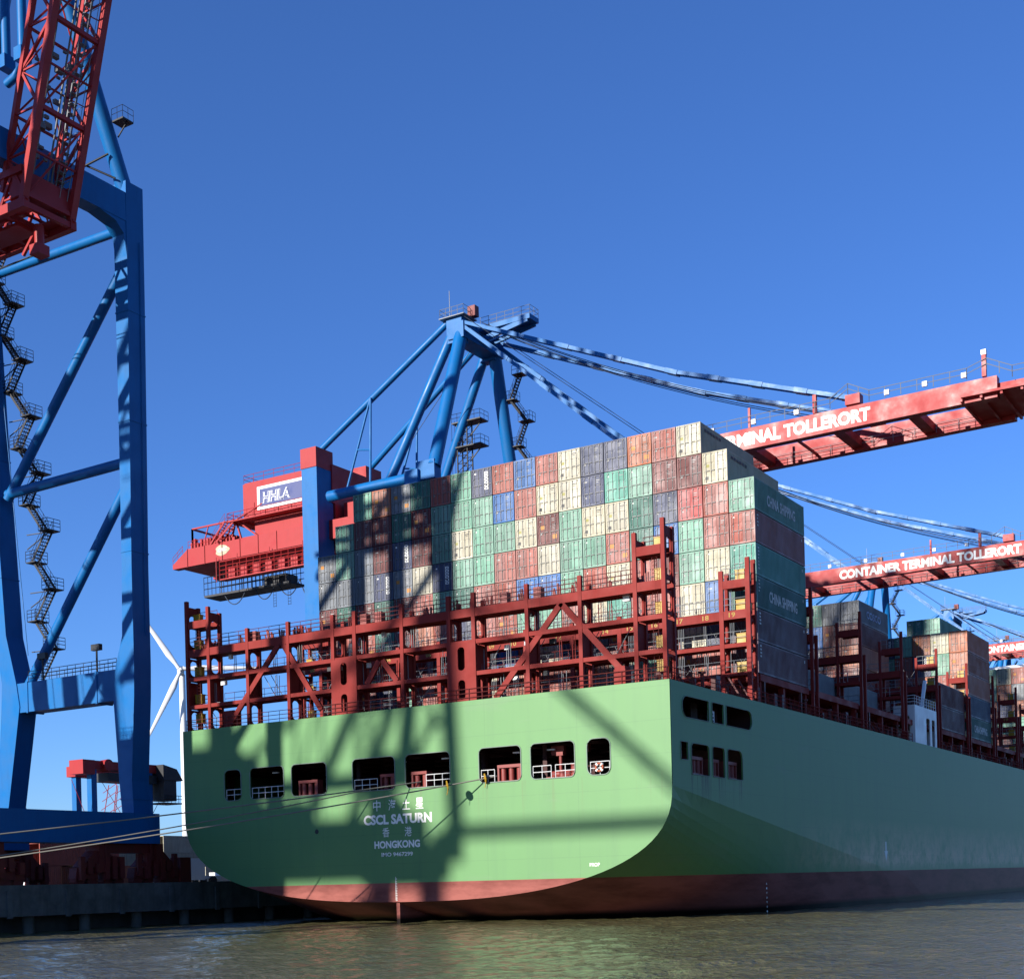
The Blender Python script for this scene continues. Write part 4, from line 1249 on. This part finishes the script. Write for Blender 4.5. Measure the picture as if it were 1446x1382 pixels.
# ------------------------------------------------------------------ crane with the raised lattice boom
def crane_lattice(yo, label):
    """yo: world Y of the far frame"""
    root = empty("lattice_boom_crane", (-31, yo - 11.5, QZ), label, "quay crane", "blue and red quay cranes along the quay")
    YF = yo - 1.0      # near face of the far frame
    frames = (YF, YF - 21.5)
    WR = [(10.8, -33.0, -31.4), (14, -33.3, -31.55), (22.2, -33.85, -30.95), (25.2, -33.4, -30.85), (28, -32.4, -30.85), (34.5, -32.2, -30.85), (48, -32.1, -30.6), (60, -32.1, -30.4), (71.4, -32.1, -30.3)]
    WL = [(10.8, -52.0, -50.2), (12.1, -51.8, -49.9), (18.8, -51.0, -48.5), (22.5, -50.6, -47.75), (25, -50.4, -48.2), (30, -51.4, -49.6), (45, -52.5, -50.7), (53, -53.0, -51.2), (70.1, -54.0, -52.2)]
    for fy in frames:
        for prof in (WR, WL):
            m = MB()
            poly = [(r, z) for z, l_, r in prof] + [(l_, z) for z, l_, r in reversed(prof)]
            m.prism(poly, [], XZ(fy), 0, 2.1)
            for z in (12.2, 36, 48.5, 59):
                i = max(k for k in range(len(prof)) if prof[k][0] <= z); t = (z - prof[i][0]) / (prof[i + 1][0] - prof[i][0])
                xa = prof[i][1] + t * (prof[i + 1][1] - prof[i][1]); xb = prof[i][2] + t * (prof[i + 1][2] - prof[i][2])
                m.box(xa - .05, xb + .05, fy - .05, fy + 2.15, z, z + .12)
            m.tube((prof[4][2] + .06, fy + 1.5, 28), (prof[-1][2] + .06, fy + 1.5, 66), .05, 6)
            m.build("leg", CRANE_BLUE, root)
        m = MB()
        m.prism([(-48.0, 21.9), (-33.6, 21.9), (-33.2, 24.9), (-48.4, 24.9)], [], XZ(fy + .1), 0, 1.8)
        for x in (-46.6, -36.3): m.box(x - .12, x + .12, fy + .02, fy + 2, 21.8, 25.0)
        pb = m.build("portal_beam", CRANE_BLUE, root)
        m = MB(); m.rail([(-46.5, fy + .2, 24.9), (-33.5, fy + .2, 24.9)], 1.1, 1.2, .035, 4, 3); m.rail([(-46.5, fy + 1.8, 24.9), (-33.5, fy + 1.8, 24.9)], 1.1, 1.2, .035, 4, 3)
        for x in (-44.5, -36.5): m.tube((x, fy + .4, 24.9), (x, fy + .4, 27.3), .1, 6); m.box(x - .6, x + .6, fy + .2, fy + .6, 27.1, 27.7)
        m.build("portal_railing", DARK, pb)
        for a, b in (((-50.0, 44.3), (-31.6, 64.2)), ((-50.0, 44.8), (-32.0, 45.0)), ((-47.6, 24.6), (-32.0, 43.0))):
            m = MB(); m.tube((a[0], fy + 1, a[1]), (b[0], fy + 1, b[1]), .5, 16); m.build("brace_tube", CRANE_BLUE, root)
        m = MB(); m.tube((-54, fy + 1, 67.9), (-30.6, fy + 1, 67.5), .45, 16); m.build("upper_beam", CRANE_BLUE, root)
    m = MB()
    m.box(-32.0, -30.35, frames[1] + 2.1, frames[0], 67.5, 70.25)
    m2 = MB(); m2.box(-54, -52.2, frames[1] + 2.1, frames[0], 67.5, 70.25); m2.build("portal_top_beam", CRANE_BLUE, root)
    q = [(frames[0] - 3.2, 67.5), (frames[0], 67.5), (frames[0], 64.2), (frames[0] - .25, 66.2), (frames[0] - 1.2, 67.1)]
    m.prism(q, [], YZ(-32.0), .02, 1.6)
    m.build("portal_top_beam", CRANE_BLUE, root)
    m = MB()
    for x0, x1 in ((-33.0, -30.3), (-52.2, -49.6)):
        m = MB(); m.box(x0, x1, frames[1] - 1, frames[0] + 2.2, 7.9, 10.8); m.build("sill_beam", CRANE_BLUE, root)
    for x, nm in ((-31.6, 0), (-50.9, 1)):
        for yc in (frames[0] - 1, frames[1] + 2.5):
            m = MB()
            for s_ in (-1, 1):
                y = yc + s_ * 3.4
                m.prism([(y - 2.3, 5.7), (y + 2.3, 5.7), (y + .7, 7.2), (y - .7, 7.2)], [], YZ(x - .7), 0, 1.4)
                for t in (-1.6, 1.6):
                    m.prism([(y + t - 1.3, 4.6), (y + t + 1.3, 4.6), (y + t + 1.1, 5.6), (y + t - 1.1, 5.6)], [], YZ(x - .5), 0, 1.0)
                    for k in (-.7, .7): m.tube((x - .4, y + t + k, QZ + .5), (x + .4, y + t + k, QZ + .5), .52, 14)
                m.box(x - .95, x + .95, y - .5, y + .5, 5.2, 7.9)
                for t in range(6): m.box(x + .5, x + .5 + RND.uniform(.3, .7), y - 2.6 + t * .9, y - 2.1 + t * .9, 4.4 + RND.uniform(0, 1), 6 + RND.uniform(0, 1))
            m.box(x - .75, x + .75, yc - 3.6, yc + 3.6, 7.0, 7.9)
            if nm == 0:
                m.box(x + .9, x + 1.05, yc - 3.3, yc + 2.4, 9.2, 9.4); m.box(x + .9, x + 1.05, yc - 3.3, yc - 3.1, 6.5, 9.2); m.box(x + .9, x + 1.05, yc + 2.2, yc + 2.4, 6.5, 9.2)
                
                if yc > frames[0] - 3: m.box(x - .6, x + .8, yc + 6.2, yc + 7.6, QZ + .1, 6.6); m.box(x - .6, x + .6, yc + 3.8, yc + 6.2, QZ + .3, 5.4)
            m.build("bogie", BOGIE_RED, root)
    # stair tower on the landside leg
    m = MB()
    fy = frames[0] + 2.6
    z, side = 25.5, 0
    while z < 69:
        off = -.19 * max(0, z - 36)
        xo, xi = -45.4 + off, -47.8 + off
        a = Vector((xi if side == 0 else xo, fy, z)); b = Vector((xo if side == 0 else xi, fy + .0, z + 3.05))
        m.stair(a, b, .8)
        m.box(b.x - .7, b.x + .7, fy - .8, fy + .8, b.z - .1, b.z); m.rail([(b.x - .7, fy - .8, b.z), (b.x + .7, fy - .8, b.z), (b.x + .7, fy + .8, b.z)], 1.1, .7, .035, 4, 3)
        if side == 0: m.tube((b.x, fy, b.z - .1), (b.x - 3.0, fy - .4, b.z - 1.6), .06, 5); m.tube((b.x, fy, b.z - .1), (b.x - 3.0, fy - .4, b.z - .1), .06, 5)
        z += 3.05; side = 1 - side
    m.build("stairway", DARK, root)
    # pylon
    yc = yo - 12.5
    m = MB()
    m.tube((-31.2, frames[0] + 1, 70.2), (-31.2, yc + 2, 95), .75, 16); m.build("pylon_tube", CRANE_BLUE, root)
    m = MB(); m.tube((-31.2, frames[1] + 1, 70.2), (-31.2, yc - 2, 95), .75, 16); m.build("pylon_tube", CRANE_BLUE, root)
    m = MB(); m.box(-32.2, -30.2, yc - 3, yc + 3, 94.5, 97); m.build("pylon_head", CRANE_BLUE, root)
    for s_ in (-1, 1): m = MB(); m.tube((-53, yc + 10 * s_, 70.2), (-31.5, yc + 2 * s_, 95.5), .6, 14); m.build("backstay", CRANE_BLUE, root)
    m = MB()
    m.box(-30.4, -28.9, frames[0] - 1.4, frames[0] - .1, 76.3, 76.45); m.rail([(-30.4, frames[0] - 1.4, 76.45), (-28.9, frames[0] - 1.4, 76.45), (-28.9, frames[0] - .1, 76.45)], 1.1, .7, .03); m.beam((-30.4, frames[0] - .7, 75.2), (-29.1, frames[0] - .7, 76.3), .1, .1)
    m.tube((-31, frames[0] - 1.4, 73.5), (-33.8, frames[0] - 2.6, 72.3), .1, 6); m.tube((-31, frames[0] - .6, 71.5), (-33.8, frames[0] - 2.6, 73.0), .1, 6)
    m.build("pylon_platform", DARK, root)
    # fixed girder
    yn, yf = yo - 14, yo - 9
    m = MB()
    for y in (yn, yf):
        m.box(-64, -28.2, y - .3, y + .3, 62.9, 63.7); m.box(-64, -28.4, y - .3, y + .3, 66.0, 66.6)
        for k in range(10):
            x = -64 + k * 3.58
            m.beam((x, y, 63.5), (x + 1.79, y, 66.2), .25, .3); m.beam((x + 1.79, y, 66.2), (x + 3.58, y, 63.5), .25, .3)
    for k in range(13): m.box(-63.5 + k * 2.9, -63.1 + k * 2.9, yn + .3, yf - .3, 63.0, 63.5)
    m.box(-64, -28.8, yn + .3, yn + 1.4, 63.5, 63.6); m.box(-64, -28.8, yf - 1.4, yf - .3, 63.5, 63.6)
    m.box(-40, -31.4, yn + 1.4, yf - 1.4, 62.75, 63.0)
    m.box(-30.5, -28.4, yn, yf, 64.1, 66.2)
    m.tube((-29.8, yf - 2.5, 62.7), (-29.8, yf - 2.5, 60.6), .42, 10); m.box(-30.4, -29.2, yf - 3.1, yf - 1.9, 60.0, 60.9); m.beam((-30, yf - 2.5, 62.6), (-32.0, yf - 2.5, 60.6), .25, .25)
    m.build("fixed_girder", CRANE_RED, root)
    m = MB(); m.tube((-30, yf - 2.5, 60.3), (-46, yf - 2.5, 60.2), .05, 5); m.tube((-30, yf - 2.1, 60.5), (-46, yf - 2.1, 60.4), .05, 5); m.build("trolley_rope", CABLE, root)
    # raised boom
    SL = .30
    fx = lambda z: -26.7 + SL * (z - 70)
    rx = lambda z: -29.8 + SL * (z - 70)
    zs = [64.2 + 3.5 * k for k in range(15)]
    m = MB()
    for y in (yn, yf):
        m.beam((fx(63.4), y, 63.4), (fx(114), y, 114), .62, .55, (1, 0, 0)); m.beam((rx(65), y, 65), (rx(114), y, 114), .46, .42, (1, 0, 0))
        for k, (a, b) in enumerate(zip(zs, zs[1:])):
            p, q = (fx(a), a), (rx(b), b)
            if k % 2: p, q = (rx(a), a), (fx(b), b)
            m.beam((p[0], y, p[1]), (q[0], y, q[1]), .24, .24, (0, 1, 0))
            m.beam((fx(a), y, a), (rx(a), y, a), .14, .14)
            m.beam((fx((a + b) / 2), y, (a + b) / 2), (rx(a if k % 2 else b), y, a if k % 2 else b), .1, .1)
    for k, a in enumerate(zs):
        if k % 2 == 0:
            m.beam((fx(a), yn, a), (fx(a), yf, a), .38, .38); m.beam((rx(a), yn, a), (rx(a), yf, a), .2, .2)
        else: m.beam((fx(a), yn, a), (fx(a), yf, a), .16, .16); m.beam((rx(a), yn, a), (rx(a), yf, a), .14, .14)
        if k % 2 == 0 and k + 2 < len(zs):
            b = zs[k + 2]
            m.beam((rx(a), yn, a), (rx(b), yf, b), .16, .16); m.beam((fx(a), yn + .3, a), (fx(b), yf - .3, b), .17, .17); m.beam((rx(b), yn, b), (rx(a), yf, a), .12, .12)
    lb = m.build("raised_boom", CRANE_RED, root)
    m = MB()      # walkway and ladder inside the boom
    for y in (yf - .9,):
        for off in (-.35, .35): m.beam((fx(64) - 1.2, y + off, 64), (fx(113) - 1.2, y + off, 113), .07, .12)
        for k in range(60): a = 64.5 + k * .8; m.beam((fx(a) - 1.2, y - .35, a), (fx(a) - 1.2, y + .35, a), .5, .06)
        for off in (-.4, .4): m.tube((fx(64) - .3, y + off, 64), (fx(113) - .3, y + off, 113), .035, 4)
        for k in range(25): a = 65 + k * 2; m.tube((fx(a) - .3, y - .4, a), (fx(a) - 1.2, y - .4, a), .03, 4); m.tube((fx(a) - .3, y + .4, a), (fx(a) - 1.2, y + .4, a), .03, 4)
    m.build("boom_walkway", RAIL_GREY, lb)
    m = MB()
    for y in (yf - 1.9, yf - 2.3, yn + 1.2): m.tube((fx(64) - 1, y, 64), (fx(113) - 1, y, 113), .09, 6)
    for k in range(26):
        a = 65 + RND.uniform(0, 12); y = RND.uniform(yn + .5, yf - 1); x = fx(a) - RND.uniform(.6, 2.8); s_ = RND.uniform(.15, .5)
        m.box(x, x + s_, y, y + s_ * 1.6, a, a + s_)
    m.build("boom_fittings", paint("grey fitting", (.30, .28, .28), .5) if "grey fitting" not in bpy.data.materials else bpy.data.materials["grey fitting"], lb)
    m = MB()
    for q in (-36.2, -33.9): m.tube((q, yo - 9.5, 80.6), (q, yo - 9.5, 112), .42, 12); m.box(q - .5, q + .5, yo - 10.1, yo - 8.9, 79.6, 80.8)
    m.path([(-33.9, yo - 9.5, 80.4), (-34.0, yo - 9.5, 79.2), (-35.0, yo - 9.5, 78.6), (-36.2, yo - 9.5, 78.3)], .4, 8)
    m.build("folded_stay", CRANE_BLUE, root)
    return root


c1 = crane_lattice(0.0, "blue quay crane with raised red lattice boom, standing nearest on the left")
c = copy_tree(c1); c.location.y = -50.5; c["label"] = "blue crane out of view whose legs shade the left of the stern"
c = copy_tree(c2); c.location.y = -127; c.location.x = -36.5
for ch in list(c.children):
    if ch.name.split(".")[0] in ("boom_girder", "boom_crossbeam", "boom_tie", "boom_tip_platform", "boom_post", "hoist_rope"):
        for g in list(ch.children_recursive): bpy.data.objects.remove(g)
        bpy.data.objects.remove(ch)
m = MB(); m.box(-32, 44, -127.6, -126.6, 51.6, 52.5); m.build("boom_girder", CRANE_RED, c)  # added thin single girder, out of view, shaped for its shadow on the stern
c["label"] = "blue crane out of view whose boom shadow crosses the stern"

# ------------------------------------------------------------------ yard crane, turbine, quay stacks
yx = -97
root = empty("yard_crane", (yx, 50, QZ), "red and blue yard gantry crane seen between the legs of the left quay crane", "yard crane")
for x, y in ((yx - 4, 50), (yx + 4, 46.2), (yx - 4, 60), (yx + 4, 57)):
    m = MB(); m.box(x - .5, x + .5, y - .5, y + .5, QZ, 21.7); m.build("leg", CRANE_BLUE, root)
m = MB(); m.box(yx + 2, yx + 5, 43.8, 46.0, 20.9, 23.0); m.box(yx + 2.4, yx + 4.6, 46.0, 59, 21.7, 23.0); m.tube((yx + 5.2, 48.5, 22.4), (yx + 3.6, 48.5, 22.3), .9, 14); m.build("main_beam", CRANE_RED, root)
m = MB(); m.box(yx - 5, yx - 3, 49, 60.5, 21.2, 22.8); m.build("main_beam", CRANE_RED, root)
m = MB(); m.box(yx + 1.5, yx + 5.0, 48.5, 58, 20.0, 21.3)
m.build("trolley", DARK, root)
m = MB(); m.box(yx + 3, yx + 6, 58.4, 61.0, 17.4, 20.6); m.prism([(58.2, 20.6), (62.3, 20.6), (61, 22.4), (58.2, 23)], [], YZ(yx + 2.8), 0, 3.4); m.box(yx + 2.8, yx + 6.2, 58.0, 62, 16.9, 17.1); m.rail([(yx + 6.2, 58.2, 17.1), (yx + 6.2, 62, 17.1)], 1.1, .8, .05)
m.build("cabin", DARK, root)
m = MB()
for q, r in ((-.9, -.9), (.9, -.9), (.9, .9), (-.9, .9)): m.tube((yx + q * 1.6, 52 + r * 1.6, QZ), (yx + q, 54.5 + r, 20), .07, 5)
for k in range(12):
    z = QZ + k * 1.35
    t = k / 12
    for r in (-.9, .9): m.tube((yx - 1.6, 52 + 2.5 * t + r * 1.4, z), (yx + 1.6, 52 + 2.5 * t + r * 1.4, z + 1.35), .05, 4)
m.tube((yx + 4, 42.5, 20), (yx + 4, 50, QZ), .05, 4); m.tube((yx + 4, 48, 20), (yx + 4, 60, QZ), .05, 4); m.tube((yx + 4, 61, 20), (yx + 4, 50, QZ), .05, 4)
m.build("lattice_mast", CRANE_RED, root)

hub = Vector((-443.5, 400, 114.3))
root = empty("wind_turbine", (hub.x, hub.y, QZ), "white wind turbine with three blades behind the left end of the stern", "wind turbine")
m = MB(); m.tube((hub.x - 2.2, hub.y + 3, QZ), (hub.x - 2.2, hub.y + 3, 112.6), 2.1, 20, 1.5); m.build("tower", WHITE, root)
vd = (Vector((70.7, -92.3, hub.z)) - hub).normalized()
rx_ = Vector((0, 0, 1)).cross(vd).normalized()
m = MB(); m.beam(hub - vd * 5.5, hub + vd * 1.4, 3.4, 3.6); m.tube(hub + vd * 1.4, hub + vd * 3.4, 1.7, 16, .5); m.build("nacelle", WHITE, root)
for a in (2, 124, 244):
    q = math.radians(a); d = rx_ * math.cos(q) + Vector((0, 0, 1)) * math.sin(q); n_ = vd.cross(d)
    m = MB(); rings = []
    for t, wdt, th in ((0, 1.0, 1.0), (.06, .9, .9), (.2, 1.55, .5), (.5, 1.1, .35), (.8, .7, .2), (1, .3, .1)):
        c_ = hub + vd * 2.0 + d * (1 + 42 * t); i = len(m.v)
        for k in range(10):
            b_ = 2 * math.pi * k / 10; m.v.append(tuple(c_ + n_ * (wdt * math.cos(b_) + .35 * wdt) + vd * th * math.sin(b_)))
        rings.append(i)
    for i, j in zip(rings, rings[1:]):
        for k in range(10): m.f.append((i + k, j + k, j + (k + 1) % 10, i + (k + 1) % 10)); m.m.append(0); m.s.append(True)
    m.build("blade", WHITE, root)

PLAIN = {}


def yard_stack(x, y, n, code, label, rot=True):
    me_key = code
    if me_key not in PLAIN:
        b = container_mesh()
        PLAIN[me_key] = b
    for k in range(n):
        o = PLAIN[me_key].build("shipping_container", CONT[code][1], origin=(0, 0, 0))
        o.location = (x, y, QZ + .02 + k * 2.87)
        tag(o, "%s quay container, %s" % (CONT[code][0], (ORD[k] + " up " + label) if n > 1 else label), "shipping container", "containers standing on the quay")


yard_stack(-108.6, 80, 3, "O", "in the orange stack left of the stern")
yard_stack(-79.7, 54.5, 1, "W", "low beside the lower left curve of the stern")
yard_stack(-102.8, 67.9, 3, "W", "in the pale stack right of the crane leg")
yard_stack(-114.4, 75, 3, "M", "in the dark stack beside the crane leg")
yard_stack(-70, 17.6, 2, "R", "in the red stack seen below the crane sill")
yard_stack(-70, 20.6, 1, "O", "right of the red stack below the crane sill")
yard_stack(-74, 27, 2, "W", "in the pale stack below the crane sill")
m = MB()
m.box(-260, -200, 120, 150, QZ, 13); m.box(-262, -198, 119, 151, 13, 13.6); m.box(-199.9, -199.8, 122, 146, 5, 11, 1)
tag(m.build("warehouse", [WHITE, DARK]), "pale low warehouse far back on the terminal", "warehouse")
m = MB()
m.box(-66, -63.5, 46, 60, QZ + 1.1, QZ + 1.5); m.box(-65.9, -63.6, 40.5, 43, QZ + .6, QZ + 3.2); m.box(-65.7, -63.8, 40.42, 40.5, QZ + 1.9, QZ + 3.0, 1)
for y in (41.5, 44.5, 56, 57.3, 58.6):
    for x in (-65.8, -64.1): m.tube((x, y, QZ + .52), (x + .4, y, QZ + .52), .52, 14, mat=1)
m.box(-65.5, -64, 43, 46, QZ + .7, QZ + 1.1)
tag(m.build("terminal_truck", [WHITE, DARK], origin=(-65, 44, QZ)), "small white terminal truck parked on the quay beside the stern", "truck")
bpy.data.objects["terminal_truck"].location = (-51, 27, QZ)
